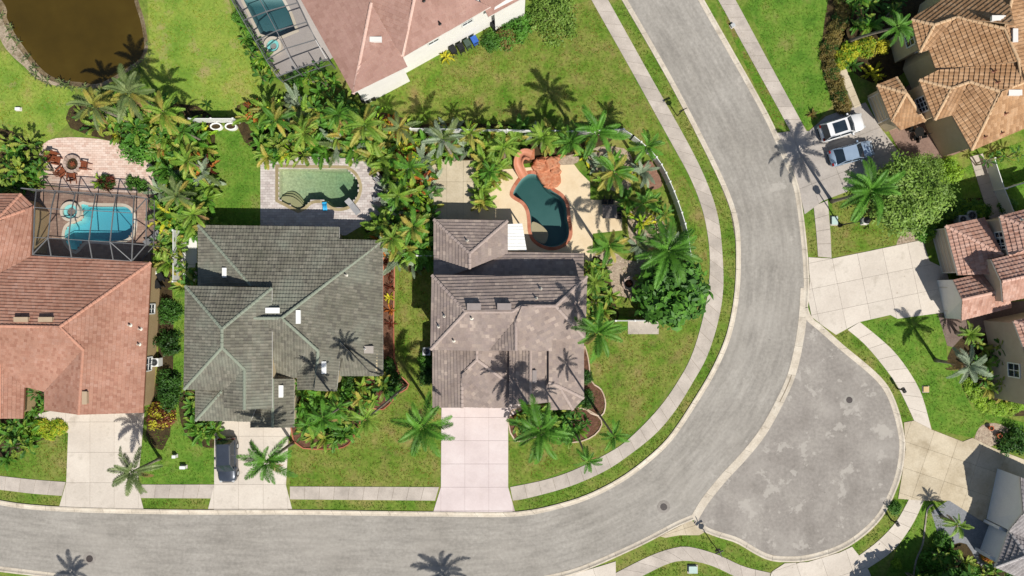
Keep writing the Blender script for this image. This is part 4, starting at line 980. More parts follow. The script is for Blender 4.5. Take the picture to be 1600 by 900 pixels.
cage('grey screen cage and beams over the pool of the pink roofed house', P3(440, 40),
     [[(340, -40, 3.2), (362, 0, 3.2), (380, 32, 3.2), (399, 64, 3.2), (416, 94, 3.2), (433, 120, 3.2)],
      [(385, -50, 4.6), (402, -8, 4.6), (416, 18, 4.6), (432, 48, 4.6), (446, 76, 4.3), (462, 108, 3.4)],
      [(440, -60, 4.9), (452, -22, 4.9), (466, 4, 4.9), (480, 34, 4.9), (493, 62, 4.6), (510, 92, 3.6)]],
     [(340, -40, 3.2), (362, 0, 3.2), (380, 32, 3.2), (399, 64, 3.2), (416, 94, 3.2), (433, 120, 3.2), (462, 108, 3.2), (490, 99, 3.2), (512, 92, 3.2)],
     [((433, 120, 3.2), (462, 108, 3.4)), ((462, 108, 3.4), (510, 92, 3.6))])
# spas: raised rings
def spa(px, py, r, label, mw, mr):
    t = thing('spa', P3(px, py), label, 'spa'); c = t.location
    b = MB(); b.lathe((c.x, c.y, 0), [(r, 0), (r, .42), (r - .28, .42), (r - .28, -.2 + .22), (0.01, .02)], 28); b.build('spa_ring', mr, t)
    w_ = MB(); w_.lathe((c.x, c.y, 0.3), [(r - .29, 0), (0.01, 0)], 28); w_.build('water', mw, t)
    bt = MB(); bt.lathe((c.x, c.y, 0), [(r - .6, .06), (r - .6, .2), (r - .3, .2)], 28); bt.build('bench', M_p1, t)
spa(113, 331, 1.05, 'round raised spa touching the turquoise pool', M_w1, M_cop_l)
spa(428, 73, 0.95, 'round raised spa beside the dark pool of the pink roofed house', M_w4, M_cop_l)

# ------------------------------------------------------------------ slide and rock waterfall of the dark pool
M_rock = mat('terracotta_rock', ['a0603f', 'b06c4c', 'bd8464', '8c5a44'], 1.6, fine=(5, 0.22), bump=1.0, bscale=3)
t = thing('rock_waterfall', P3(852, 270), 'orange artificial rock waterfall at the head of the dark pool', 'waterfall')
def ledge(cx, cy, r, sq, z0, z1, seed, name='ledge'):
    rr = random.Random(seed); c = P(cx, cy); n = 11
    o = [(c[0] + r * (.8 + .35 * rr.random()) * math.cos(2 * math.pi * k / n), c[1] + r * sq * (.8 + .35 * rr.random()) * math.sin(2 * math.pi * k / n)) for k in range(n)]
    i_ = inset(o, .12); b = MB()
    vs = [(x, y, z0) for x, y in inset(o, -.06)] + [(x, y, z1 - .1) for x, y in o] + [(x, y, z1 + rr.uniform(-.03, .03)) for x, y in i_]
    b.add(vs, [(q * n + k, q * n + (k + 1) % n, (q + 1) * n + (k + 1) % n, (q + 1) * n + k) for q in range(2) for k in range(n)] + [tuple(2 * n + k for k in t_) for t_ in tri(i_)])
    b.build(name, M_rock, t)
for q in ((858, 268, 1.25, 1.2, 0, .35, 1), (850, 258, 1.15, .8, 0, .5, 2), (866, 280, .75, 1.1, 0, .3, 3), (862, 256, .8, .8, 0, .7, 4), (840, 262, .6, .7, 0, .55, 5), (868, 268, .55, .7, 0, .6, 6), (858, 290, .6, .5, 0, .28, 7), (847, 252, .5, .4, 0, .8, 8), (869, 248, .45, .5, 0, .5, 9), (877, 243, .4, .4, 0, .35, 10)): ledge(*q)
t = thing('pool_slide', P3(815, 255), 'curved terracotta pool slide beside the rock waterfall', 'slide')
path = smoothpoly([(830, 243, 1.7), (820, 240, 1.7), (812, 246, 1.5), (810, 257, 1.1), (814, 268, .7), (819, 277, .25)], 4, False)
pts = [P3(*p) for p in path]; b = MB(); prof = []
for i, p in enumerate(pts):
    d = (pts[min(i + 1, len(pts) - 1)] - pts[max(0, i - 1)]).normalized(); s_ = d.cross(Vector((0, 0, 1))).normalized()
    prof.append([p + s_ * u + Vector((0, 0, z)) for u, z in ((-.5, -.5), (-.5, .32), (-.38, .32), (-.3, .05), (0, 0), (.3, .05), (.38, .32), (.5, .32), (.5, -.5))])
vs = [v for r in prof for v in r]; fs = [(i * 9 + k, i * 9 + k + 1, (i + 1) * 9 + k + 1, (i + 1) * 9 + k) for i in range(len(prof) - 1) for k in range(8)]
b.add(vs, fs); b.build('chute', mat('slide_terracotta', ['b07458', 'bc8268'], 0.8, rough=0.5, fine=(5, 0.06)), t, True)
b = MB(); c = P3(826, 242, 0); b.box((c.x, c.y, .6), (1.3, 1.0, 1.2), taper=.85); b.build('platform', M_rock, t)

# ------------------------------------------------------------------ fences
def fence(label, pts, hgt, m, sp=2.3, group=None):
    pts = W(pts); t = thing('fence', (pts[0][0], pts[0][1], 0), label, 'fence', group)
    for a, c in zip(pts, pts[1:]):
        n = max(1, round(math.dist(a, c) / sp))
        for i in range(n + 1):
            if i == n and c != pts[-1]: continue
            p = Vector(a).lerp(Vector(c), i / n); b = MB(); b.box((p.x, p.y, hgt / 2 + .05), (.13, .13, hgt + .1)); b.box((p.x, p.y, hgt + .12), (.17, .17, .05)); b.build('post', m, t)
        for i in range(n):
            p = Vector(a).lerp(Vector(c), i / n); q = Vector(a).lerp(Vector(c), (i + 1) / n)
            b = MB(); b.bar((p.x, p.y, hgt / 2 + .02), (q.x, q.y, hgt / 2 + .02), .04, hgt - .2); b.build('panel', m, t)
            b = MB(); b.bar((p.x, p.y, hgt), (q.x, q.y, hgt), .07, .09); b.build('rail', m, t)
M_vinyl = mat('white_vinyl', ['d8d8d4', 'e0e0dc'], 1.0, rough=0.45)
fence('white vinyl fence section above the two white planters', [(308, 192), (375, 192)], 1.8, M_vinyl)
fence('white vinyl fence behind the palms along the rear of the middle yards', [(645, 207), (830, 210), (902, 211), (970, 208), (985, 218)], 1.8, M_vinyl)
fence('white vinyl fence curving beside the brick pad and street', smoothpoly([(985, 218), (1011, 240), (1028, 262), (1041, 288), (1053, 318), (1064, 352), (1070, 380), (1073, 420), (1062, 470), (1046, 500)], 2, False), 1.8, M_vinyl, 1.4)
fence('white vinyl fence along the edge of the grey pad', [(958, 500), (1046, 500)], 1.8, M_vinyl)
fence('short white gate fence beside the grey-brown house', [(655, 401), (682, 401)], 1.8, M_vinyl)
fence('white fence dividing the two shaded lawns by the rose house', [(1555, 298), (1640, 272)], 1.6, M_vinyl)
fence('white fence running along the narrow concrete side path', [(1537, 252), (1552, 298), (1567, 335)], 1.6, M_vinyl)
fence('short white fence screening the path next to green-grey house', [(283, 440), (283, 362)], 1.7, M_vinyl)
fence('black railing fence near the pond lawn corner', [(47, 218), (62, 252)], 1.2, M_black, 1.2)

# ------------------------------------------------------------------ vehicles
def car(label, c0, ang, L, Wd, Hh, paint, suv=True, glassroof=False, rails=False):
    t = thing('parked_car', (c0[0], c0[1], 0.055), label, 'car', rz=ang)
    def add(mb, name, m, parent=None, smooth=False): return link(name, mb.mesh(name, smooth), m, parent or t, False)
    hz = 0.62 * Hh if suv else 0.62 * Hh
    # body loft: stations along x, outline half width and top height
    st = []
    for x, wf, z in ((-.5, .58, .5), (-.495, .72, .66), (-.48, .85, .8), (-.45, .94, .92), (-.38, 1.0, 1.0), (-.2, 1.0, 1.0), (.1, 1.0, 1.0), (.2, 1.0, .98), (.32, .98, .93), (.39, .95, .89), (.44, .88, .82), (.47, .78, .73), (.49, .62, .6), (.5, .45, .5)):
        st.append((x * L, wf * Wd / 2, z * hz))
    b = MB(); k = 9; vs = []
    for x, hw, z in st:
        for y, zz in ((-1.0, .28), (-1.0, .62 * z), (-.97, .86 * z), (-.82, .97 * z), (0, z), (.82, .97 * z), (.97, .86 * z), (1.0, .62 * z), (1.0, .28)):
            vs.append((x, y * hw, zz))
    fs = [(i * k + j, (i + 1) * k + j, (i + 1) * k + j + 1, i * k + j + 1) for i in range(len(st) - 1) for j in range(k - 1)]
    fs += [tuple(range(k)), tuple(range(len(vs) - 1, len(vs) - k - 1, -1))]
    b.add(vs, fs); body = add(b, 'body', paint, None, True)
    xr0, xr1 = (-.47 * L, -.40 * L) if suv else (-.40 * L, -.25 * L)      # rear glass base, roof rear
    xf1, xf0 = (.06 * L, .22 * L)                                          # roof front, windscreen base
    yb, yt = .46 * Wd, .37 * Wd; zb, zt = hz * .95, Hh
    def q(x, y, z): return (x, y, z)
    bz = zb
    b = MB(); b.add([q(xr1, -yt, zt - .03), q((xr1 + xf1) / 2, -yt * 1.02, zt), q(xf1, -yt, zt - .05), q(xf1, yt, zt - .05), q((xr1 + xf1) / 2, yt * 1.02, zt), q(xr1, yt, zt - .03), q(xr1, 0, zt), q((xr1 + xf1) / 2, 0, zt + .04), q(xf1, 0, zt - .01)],
                    [(0, 1, 7, 6), (1, 2, 8, 7), (6, 7, 4, 5), (7, 8, 3, 4)]); roof = add(b, 'roof', paint, None, True)
    b = MB(); b.add([q(xf1, -yt, zt - .05), q(xf0, -yb, bz), q(xf0 + .08, 0, bz + .03), q(xf0, yb, bz), q(xf1, yt, zt - .05), q(xf1, 0, zt - .01)], [(0, 1, 2, 5), (5, 2, 3, 4)]); add(b, 'windscreen', M_glass)
    b = MB(); b.add([q(xr1, yt, zt - .03), q(xr0, yb * .95, bz), q(xr0, -yb * .95, bz), q(xr1, -yt, zt - .03), q(xr1, 0, zt)], [(0, 1, 2, 3, 4)]); add(b, 'rear_window', M_glass)
    for s in (-1, 1):
        b = MB(); b.add([q(xr0, s * yb, bz), q(xf0, s * yb, bz), q(xf1, s * yt, zt - .05), q(xr1, s * yt, zt - .03)], [(0, 1, 2, 3) if s < 0 else (3, 2, 1, 0)]); add(b, 'side_window', M_glass)
        b = MB()
        for x0, x1 in ((xr0, xr1), (xf0, xf1), ((xr0 + xf0) / 2, (xr1 + xf1) / 2)): b.bar((x0, s * yb, bz), (x1, s * yt, zt - .03), .09, .07)
        b.bar((xr1, s * yt, zt - .02), (xf1, s * yt, zt - .04), .08, .06); add(b, 'pillar', paint)
        b = MB(); b.box((xf0 - .35, s * (Wd / 2 + .1), hz * 1.02), (.18, .24, .16), taper=.85); add(b, 'mirror', paint)
        b = MB(); b.box((L * .455, s * Wd * .33, hz * .74), (.2, .26, .1), rz=-s * .35); add(b, 'headlight', M_grid)
        b = MB(); b.box((-L * .475, s * Wd * .37, hz * .8), (.16, .3, .16)); add(b, 'tail_light', mat('tail_red', ['7a1410', '8a1a14'], 2.0, rough=0.3))
        if rails: b = MB(); b.bar((xr1 + .1, s * yt * .95, zt + .05), (xf1 - .1, s * yt * .95, zt + .05), .05, .05); add(b, 'roof_rail', M_alu)
        for x in (-.30 * L, .31 * L):
            b = MB(); r = .35; b.tube([(x, s * Wd * .5 - .13 * s * 0 - .2 * s, r), (x, s * (Wd * .5 + .01), r)], [r, r], 18)
            wh = add(b, 'wheel', M_blackp); b2 = MB(); b2.tube([(x, s * (Wd * .5 + .012), r), (x, s * (Wd * .5 + .02), r)], [.22, .2], 14); add(b2, 'rim', M_grid, wh)
    if glassroof:
        b = MB(); b.box(((xr1 + xf1) / 2 + .1, 0, zt + .035), ((xf1 - xr1) * .62, yt * 1.5, .03)); add(b, 'sunroof', M_glass, roof)
    for x in (-.502, .502):
        b = MB(); b.box((x * L * .985, 0, .42), (.08, Wd * .62, .2)); add(b, 'bumper', M_blackp)
    return t
Pw = mat('paint_white', ['d8d8d8', 'e0e0e0'], 1.0, rough=0.25, coat=0.6, spec=0.5)
Ps = mat('paint_silver_blue', ['94a8bc', 'a2b4c8'], 1.0, rough=0.25, coat=0.6, spec=0.5, metal=0.3)
Pg = mat('paint_grey', ['3c424c', '474d58'], 1.0, rough=0.25, coat=0.6, spec=0.5, metal=0.3)
car('white SUV with dark glass sunroof parked by the tan house', P(1319, 197, 1.2), math.atan2(.30, .95), 4.75, 1.95, 1.7, Pw, True, True)
car('silver blue sedan parked next to the white SUV', P(1334, 238, 1.1), math.atan2(.26, .96), 4.75, 1.85, 1.45, Ps, False)
car('dark grey SUV parked on the driveway of the green-grey house', P(352, 721, 1.2), -math.pi / 2 + .02, 4.7, 1.95, 1.7, Pg, True, False, True)

# ------------------------------------------------------------------ street lamp, signs, mailboxes, lids
base = P3(1312, 352); t = thing('street_lamp', base, 'tall black street lamp standing between sidewalk and driveway lawn', 'street lamp')
b = MB(); b.tube([base, base + Vector((0, 0, .4)), base + Vector((0, 0, 5))], [.13, .075, .055], 10); b.build('pole', M_black, t)
b = MB(); b.lathe((base.x, base.y, 0), [(.24, 0), (.24, .12), (.14, .5)], 12); b.build('base', M_black, t)
b = MB(); b.lathe((base.x, base.y, 5), [(.1, 0), (.3, .12), (.32, .5), (.18, .62)], 12); b.build('lantern', M_sky, t)
b = MB(); b.lathe((base.x, base.y, 5.6), [(.36, 0), (.2, .18), (.03, .3)], 12); b.build('cap', M_black, t)
def sign(px, py, label, h, two=True, plate=M_black, size=.6, rz=0.4):
    p = P3(px, py); t = thing('street_sign', p, label, 'sign'); b = MB(); b.tube([p, p + Vector((0, 0, h))], [.05, .05], 8); b.build('pole', M_black, t)
    b = MB(); b.box((p.x, p.y, h - .1), (size * 1.4, .05, .25), rz); b.build('sign_plate', plate, t)
    if two: b = MB(); b.box((p.x, p.y, h + .18), (size * 1.4, .05, .25), rz + 1.57); b.build('sign_plate', plate, t)
    b = MB(); d = size * .55
    vs = [(p.x + math.cos(rz) * d * math.cos(a), p.y + math.sin(rz) * d * math.cos(a), h - .65 + d * math.sin(a)) for a in [math.pi / 8 + k * math.pi / 4 for k in range(8)]]
    b.add(vs, [tuple(range(8))]); b.build('sign_face', plate, t)
sign(1111, 846, 'black post with street name plates at the corner of the cul-de-sac', 3.0)
sign(1058, 181, 'black sign post on the verge of the upper street', 2.6, False)
def mailbox(px, py, label):
    p = P3(px, py); t = thing('mailbox', p, label, 'mailbox'); b = MB(); b.box((p.x, p.y, .55), (.12, .12, 1.1)); b.build('post', M_black, t)
    b = MB(); b.box((p.x, p.y, 1.2), (.28, .55, .26), .5); b.build('box', M_black, t); b = MB(); b.tube([(p.x, p.y, 1.33), (p.x + .02, p.y, 1.4)], [.14, .02], 10); b.build('cap', M_black, t)
mailbox(1402, 607, 'black mailbox on the grass strip above the manhole of the cul-de-sac')
mailbox(1392, 812, 'black mailbox by the lower grass strip of the cul-de-sac')
def manhole(px, py, label, r=.36):
    p = P3(px, py); t = thing('manhole_cover', (p.x, p.y, .012), label, 'manhole cover')
    b = MB(); b.lathe((p.x, p.y, 0), [(r, .016), (r, .022), (r * .9, .024), (r * .88, .018), (r * .5, .02), (.01, .02)], 24); b.build('lid', M_iron, t)
    b = MB(); b.lathe((p.x, p.y, 0), [(r * 1.9, .012), (r * 1.85, .016), (r * 1.05, .016)], 28); b.build('collar', M_asph2 if px < 1200 else M_asph, t)
manhole(140, 873, 'round iron manhole cover in the road near the bottom corner palm shadow')
manhole(1037, 792, 'round iron manhole cover in the road bend before the gutter')
manhole(1327, 625, 'round iron manhole cover inside the cul-de-sac', .33)
def ubox(px, py, m, sx, sy, hh, label, name='utility_box', rz=0.0):
    p = P3(px, py); t = thing(name, p, label, name.replace('_', ' '), rz=rz)
    b = MB(); b.box((0, 0, hh / 2), (sx, sy, hh), taper=.96); link('cabinet', b.mesh('cabinet'), m, t, False)
    b = MB(); b.box((0, 0, hh + .02), (sx * 1.05, sy * 1.05, .05)); link('lid', b.mesh('lid'), m, t, False)
    b = MB(); b.box((0, 0, .03), (sx * 1.3, sy * 1.3, .06)); link('pad', b.mesh('pad'), M_conc_w, t, False)
M_pale = mat('pale_green_cover', ['a8bcb4', 'b4c8c0'], 1.0)
ubox(1082, 889, M_pale, .85, .7, .25, 'pale green utility cover in the lower grass island')
ubox(1144, 41, M_grid, .4, .35, .3, 'small grey meter box at the edge of the upper sidewalk', rz=.5)
ubox(1446, 608, mat('tan_cover', ['c0a878', 'ccb484'], 1.0), .55, .55, .12, 'tan square irrigation cover in the cul-de-sac lawn')
ubox(1303, 345, M_pale, .6, .8, .2, 'pale green utility cover near the foot of the street lamp')
ubox(1349, 347, M_white, .5, .5, .5, 'white utility box under the big feather palm')
ubox(275, 712, M_white, .35, .3, .5, 'white standpipe pair on the lawn by the dark SUV')
ubox(288, 729, M_white, .55, .3, .45, 'white pump cover on the lawn by the dark SUV')
ubox(30, 171, M_white, .5, .3, .25, 'white box lying on the pond side lawn')
def acunit(px, py, label, m=M_grid, s=.85):
    p = P3(px, py); t = thing('air_conditioner', p, label, 'air conditioner')
    b = MB(); b.box((p.x, p.y, .45), (s, s, .9)); b.build('cabinet', m, t)
    b = MB(); b.lathe((p.x, p.y, .92), [(s * .42, 0), (s * .42, .04), (s * .36, .04)], 20); b.build('fan_ring', M_alu, t)
    b = MB(); b.lathe((p.x, p.y, .915), [(s * .36, 0), (.01, .005)], 20); b.build('fan_well', M_blackp, t)
    for k in range(4): b = MB(); b.box((p.x, p.y, .94), (s * .7, .02, .02), k * math.pi / 4); b.build('grille_bar', M_alu, t)
acunit(248, 565, 'white air conditioner between trimmed shrubs beside terracotta wall', M_white)
acunit(582, 152, 'grey pool pump unit at the corner of the pink roofed house', M_blackp, .8)
acunit(572, 156, 'dark air conditioner at the corner of the pink roofed house', M_blackp, .8)
acunit(1496, 344, 'smaller round topped air conditioner behind the rose house garage')
acunit(1510, 338, 'larger round topped air conditioner behind the rose house garage', M_grid, 1.0)
acunit(668, 548, 'grey air conditioner squeezed beside the grey-brown house', M_grid, .8)
def trash(px, py, m, label, rz=.5):
    p = P3(px, py); t = thing('trash_bin', p, label, 'trash bin', rz=rz)
    b = MB(); b.box((0, 0, .5), (.5, .6, 1.0), taper=1.18); link('body', b.mesh('body'), m, t, False)
    b = MB(); b.box((0, 0, 1.04), (.66, .78, .08), taper=.92); link('lid', b.mesh('lid'), m, t, False)
    for s in (-1, 1): b = MB(); b.tube([(s * .2, -.38, .14), (s * .28, -.38, .14)], [.14, .14], 12); link('wheel', b.mesh('wheel'), M_blackp, t, False)
    b = MB(); b.bar((-.25, -.45, 1.0), (.25, -.45, 1.0), .05); link('handle', b.mesh('handle'), M_blackp, t, False)
for q in ((709, 82, M_blackp, 'black trash bin farthest from the blue one'), (721, 78, M_blackp, 'black trash bin touching the dark green one'), (731, 72, M_greenp, 'dark green trash bin beside white house wall'), (742, 67, M_bluep, 'blue recycling bin beside white house wall'),
          (247, 425, M_white, 'white plastic container among clutter beside the terracotta house'), (258, 432, M_blackp, 'black plastic container among clutter beside the terracotta house'), (252, 444, M_blackp, 'low black container at the end of the clutter row'),
          (772, 42, M_blackp, 'dark bin at the far end of the white wall')): trash(*q)

# ------------------------------------------------------------------ garden furniture
def adirondack(px, py, face, label):
    p = P3(px, py); t = thing('garden_chair', (p.x, p.y, .035), label, 'chair', 'wooden chairs around the round fire pit', rz=face)
    def ad(b, n): link(n, b.mesh(n), M_wood, t, False)
    for i in range(5): b = MB(); b.bar((.35 - .13 * i, -.3, .40 - .03 * i), (.35 - .13 * i, .3, .40 - .03 * i), .11, .03); ad(b, 'seat_slat')
    for i in range(5): b = MB(); y = -.24 + .12 * i; b.bar((-.22, y, .3), (-.52, y * 1.2, 1.0 - abs(y) * .3), .1, .025); ad(b, 'back_slat')
    for s in (-1, 1):
        b = MB(); b.bar((.42, s * .38, .58), (-.4, s * .38, .56), .14, .03); ad(b, 'arm')
        b = MB(); b.bar((.36, s * .36, 0), (.36, s * .36, .57), .06, .1); ad(b, 'leg')
        b = MB(); b.bar((-.62, s * .31, .04), (.38, s * .31, .38), .04, .12); ad(b, 'leg')
fp = (116, 257)
for (x, y, lb) in ((92, 252, 'dark brown wooden chair west of the round fire pit'), (100, 270, 'dark brown wooden chair nearest the corner of the cage shadow'), (116, 278, 'dark brown wooden chair in the cage shadow south of fire pit'), (136, 260, 'dark brown wooden chair east of the round fire pit'), (88, 248, 'brown wooden chair farthest from the fire pit on the pink patio')):
    a, c = Vector(P(x, y)), Vector(P(*fp)); d = c - a
    if lb.startswith('brown'): a = a + Vector((-.1, .35))
    adirondack(x if not lb.startswith('brown') else x - 1, y if not lb.startswith('brown') else y - 4, math.atan2(d.y, d.x), lb)
def firepit(px, py, label, r, mr, bench=False):
    p = P3(px, py); t = thing('fire_pit', p, label, 'fire pit')
    n = 14
    for k in range(n):
        a0, a1 = 2 * math.pi * k / n + .02, 2 * math.pi * (k + 1) / n - .02; b = MB()
        b.prism([(p.x + q * math.cos(a), p.y + q * math.sin(a)) for q, a in ((r, a0), (r, (a0 + a1) / 2), (r, a1), (r - .3, a1), (r - .3, a0))], 0, .42 + random.uniform(-.01, .01), random.random()); b.build('stone', mr, t)
    b = MB(); b.lathe((p.x, p.y, .15), [(r - .3, 0), (.2, .08), (.01, .1)], 16); b.build('ash_bed', M_soil, t)
    for k in range(4): b = MB(); a = k * .9; b.bar((p.x - .3 * math.cos(a), p.y - .3 * math.sin(a), .25), (p.x + .3 * math.cos(a), p.y + .3 * math.sin(a), .32), .09); b.build('log', M_wood, t)
M_st = mat('pit_stone', None, tint=['9a8578', 'ab978a', 'b8a598'])
firepit(fp[0], fp[1], 'round stone fire pit on the pink paver patio', .95, M_st)
firepit(982, 443, 'round stone fire pit on the gravel bed east of the house', .75, M_st)
# bistro / dining set by the dark pool
p = P3(951, 332); t = thing('dining_table', (p.x, p.y, .03), 'dark square dining table on the cream deck in palm shade', 'table')
b = MB(); b.box((0, 0, .73), (1.5, 1.4, .06)); link('table_top', b.mesh('table_top'), mat('table_stone', ['5a5450', '6c6460'], 2.0, rough=.5), t, False)
for sx in (-1, 1):
    for sy in (-1, 1): b = MB(); b.bar((sx * .6, sy * .55, 0), (sx * .6, sy * .55, .7), .07); link('leg', b.mesh('leg'), M_black, t, False)
def chair(px, py, rz, label, m=M_blackp, group='dining chairs on the cream deck'):
    p = P3(px, py); t = thing('patio_chair', (p.x, p.y, .03), label, 'chair', group, rz)
    b = MB(); b.box((0, 0, .43), (.55, .55, .08)); link('seat', b.mesh('seat'), m, t, False)
    b = MB(); b.bar((-.26, 0, .45), (-.34, 0, .95), .55, .06); link('backrest', b.mesh('backrest'), m, t, False)
    for sx in (-1, 1):
        for sy in (-1, 1): b = MB(); b.bar((sx * .24, sy * .24, 0), (sx * .24, sy * .24, .42), .04); link('leg', b.mesh('leg'), M_black, t, False)
        b = MB(); b.bar((-.26, sx * .28, .65), (.24, sx * .28, .65), .05, .04); link('arm', b.mesh('arm'), M_black, t, False)
for q in ((943, 316, -1.57, 'black patio chair behind the dining table, pool side'), (953, 316, -1.57, 'black patio chair behind the dining table, fence side'), (966, 329, 3.14, 'black patio chair at the fence end of the dining table, upper'), (966, 339, 3.14, 'black patio chair at the fence end of the dining table, lower'),): chair(*q)
def lounger(px, py, rz, label, m):
    p = P3(px, py); t = thing('sun_lounger', (p.x, p.y, .03), label, 'sun lounger', rz=rz)
    b = MB(); b.box((.25, 0, .3), (1.3, .62, .07)); link('mattress', b.mesh('mattress'), m, t, False)
    b = MB(); b.bar((-.4, 0, .3), (-.95, 0, .7), .62, .07); link('backrest', b.mesh('backrest'), m, t, False)
    for sx in (-.35, .8):
        for sy in (-1, 1): b = MB(); b.bar((sx, sy * .28, 0), (sx, sy * .28, .28), .05); link('leg', b.mesh('leg'), M_alu, t, False)
M_sl = mat('sling_grey', ['8a8a8c', '989899'], 3.0)
lounger(553, 324, -.9, 'grey sling lounger by the round end of the green pool', M_sl)
lounger(242, 372, .75, 'grey sling lounger outside the cage corner', M_sl)
for q in ((589, 280, 'grey metal chair in shade at the edge of the pool pavers', 2.4), (592, 297, 'grey metal chair beside the pool pavers thicket', 2.9), (588, 312, 'grey metal chair nearest the house on the pool pavers', 3.4)): chair(q[0], q[1], q[3], q[2], M_sl, 'grey chairs by the green pool')
chair(66, 350, 0.2, 'white chair inside the screened cage beside the wall', M_white, 'white cage chairs')
p = P3(508, 324); t = thing('pool_float', (p.x, p.y, .03), 'bright blue folded float on the edge of the green pool', 'pool float', rz=.1)
Mb = mat('float_blue', ['2f9ccc', '38aadb'], 2.0, rough=.4)
for k in range(3): b = MB(); b.tube([(-.16 + .16 * k, -.38, .1), (-.16 + .16 * k, .38, .1)], [.085, .085], 10); link('air_tube', b.mesh('air_tube', True), Mb, t, False)
b = MB(); b.box((0, .44, .12), (.5, .2, .16), taper=.85); link('pillow', b.mesh('pillow'), Mb, t, False)
for x, lb in ((340, 'white oval planter nearest the palms below the fence'), (363, 'white oval planter under the end of the fence')):
    p = P3(x, 199); t = thing('planter', p, lb, 'planter')
    o = [(p.x + .62 * math.cos(a), p.y + .4 * math.sin(a)) for a in [k * math.pi / 10 for k in range(20)]]; i_ = inset(o, .13); n = 20
    b = MB(); b.add([(x_, y_, 0) for x_, y_ in o] + [(x_, y_, .45) for x_, y_ in o] + [(x_, y_, .45) for x_, y_ in i_] + [(x_, y_, .3) for x_, y_ in i_],
                    [(r * n + k, r * n + (k + 1) % n, (r + 1) * n + (k + 1) % n, (r + 1) * n + k) for r in range(3) for k in range(n)]); b.build('pot', M_white, t)
    b = MB(); b.sheet(i_, .34); b.build('soil', M_soil, t)

M_terra = mat('pot_terracotta', ['a85a38', 'b86a46'], 2.0)
for x, y, lb in ((1545, 668, 'terracotta pot at the top of the grey gravel circle'), (1558, 680, 'terracotta pot in the middle of the grey gravel circle')):
    p = P3(x, y); t = thing('plant_pot', p, lb, 'pot'); b = MB(); b.lathe((p.x, p.y, .02), [(.16, 0), (.24, .36), (.27, .36), (.27, .42), (.2, .42), (.2, .34), (.01, .33)], 16); b.build('pot', M_terra, t)
    b = MB(); b.lathe((p.x, p.y, .36), [(.2, 0), (.01, .02)], 16); b.build('soil', M_soil, t)
p = P3(1430, 208); t = thing('dining_table', (p.x, p.y, .03), 'black wrought iron table on the tan house court', 'table')
b = MB(); b.lathe((0, 0, .7), [(.5, 0), (.5, .04), (.01, .04)], 20); link('table_top', b.mesh('table_top'), M_black, t, False)
for k in range(3): b = MB(); a = k * 2.09; b.bar((.1 * math.cos(a), .1 * math.sin(a), .68), (.4 * math.cos(a), .4 * math.sin(a), 0), .05); link('leg', b.mesh('leg'), M_black, t, False)
for x, y, a, lb in ((1420, 204, 0.3, 'black iron chair beside the court table, street side'), (1440, 213, 3.4, 'black iron chair beside the court table, house side'), (1428, 217, 1.6, 'black iron chair below the court table')): chair(x, y, a, lb, M_black, 'iron chairs on the tan house court')
# ------------------------------------------------------------------ vegetation
def frond_mesh(name, L, rise, droop, leaf, n, rnd, wd=.045, vang=.35, split=1.0):
    """feather frond along +X: rises by angle `rise`, arcs down by `droop`"""
    b = MB(); seg = 10; pts = []; p = Vector((0, 0, 0)); a = rise
    for i in range(seg + 1):
        pts.append(p.copy()); a2 = a - droop * (i / seg) ** 1.3
        p = p + Vector((math.cos(a2), 0, math.sin(a2))) * (L / seg)
    b.tube(pts, [.045 * (1 - .85 * i / seg) for i in range(seg + 1)], 4)
    for k in range(n):
        t = .14 + .86 * k / (n - 1); f = t * seg; i = min(seg - 1, int(f)); q = pts[i].lerp(pts[i + 1], f - i)
        d = (pts[i + 1] - pts[i]).normalized(); up = Vector((0, 1, 0)).cross(d) * -1
        ll = leaf * (math.sin(math.pi * (.12 + .83 * t)) ** .7) * rnd.uniform(.85, 1.1)
        for s in (-1, 1):
            fw = .55 + .5 * t + rnd.uniform(-.12, .12)
            dirv = (Vector((0, s, 0)) + d * fw + up * (vang + rnd.uniform(-.15, .15))).normalized()
            mid = q + dirv * ll * .55 ; tip = q + dirv * ll + Vector((0, 0, -ll * rnd.uniform(.15, .4)))
            w_ = d * (wd * rnd.uniform(.8, 1.2))
            b.add([q - w_ * .5, q + w_ * .5, mid + w_ * .6, tip, mid - w_ * .6], [(0, 1, 2, 4), (4, 2, 3)])
    return b.mesh(name)
def paddle_mesh(name, L, rise, droop, wd, stem, rnd):
    """broad banana-like blade on a stem along +X with torn margins"""
    b = MB(); seg = 9; pts = []; p = Vector((0, 0, 0)); a = rise
    tot = stem + L
    for i in range(seg + 1):
        pts.append(p.copy()); a2 = a - droop * (i / seg) ** 1.6; p = p + Vector((math.cos(a2), 0, math.sin(a2))) * (tot / seg)
    b.tube(pts, [.035 * (1 - .8 * i / seg) for i in range(seg + 1)], 4)
    m = 7
    for k in range(m):
        t0 = (stem + L * k / m) / tot; t1 = (stem + L * (k + .93) / m) / tot
        def at(t): f = t * seg; i = min(seg - 1, int(f)); return pts[i].lerp(pts[i + 1], f - i), (pts[i + 1] - pts[i]).normalized()
        (q0, d0), (q1, d1) = at(t0), at(min(1, t1))
        for s in (-1, 1):
            w0 = wd * math.sin(math.pi * min(.98, .1 + .86 * k / m)) ** .6; w1 = wd * math.sin(math.pi * min(.985, .1 + .86 * (k + 1) / m)) ** .6
            z = rnd.uniform(.02, .14); z2 = z - rnd.uniform(0, .12)
            b.add([q0, q1, q1 + Vector((.06, s * w1, z2)), q0 + Vector((.06, s * w0, z))], [(0, 1, 2, 3)])
    return b.mesh(name)
rn = random.Random(3)
FR = {}
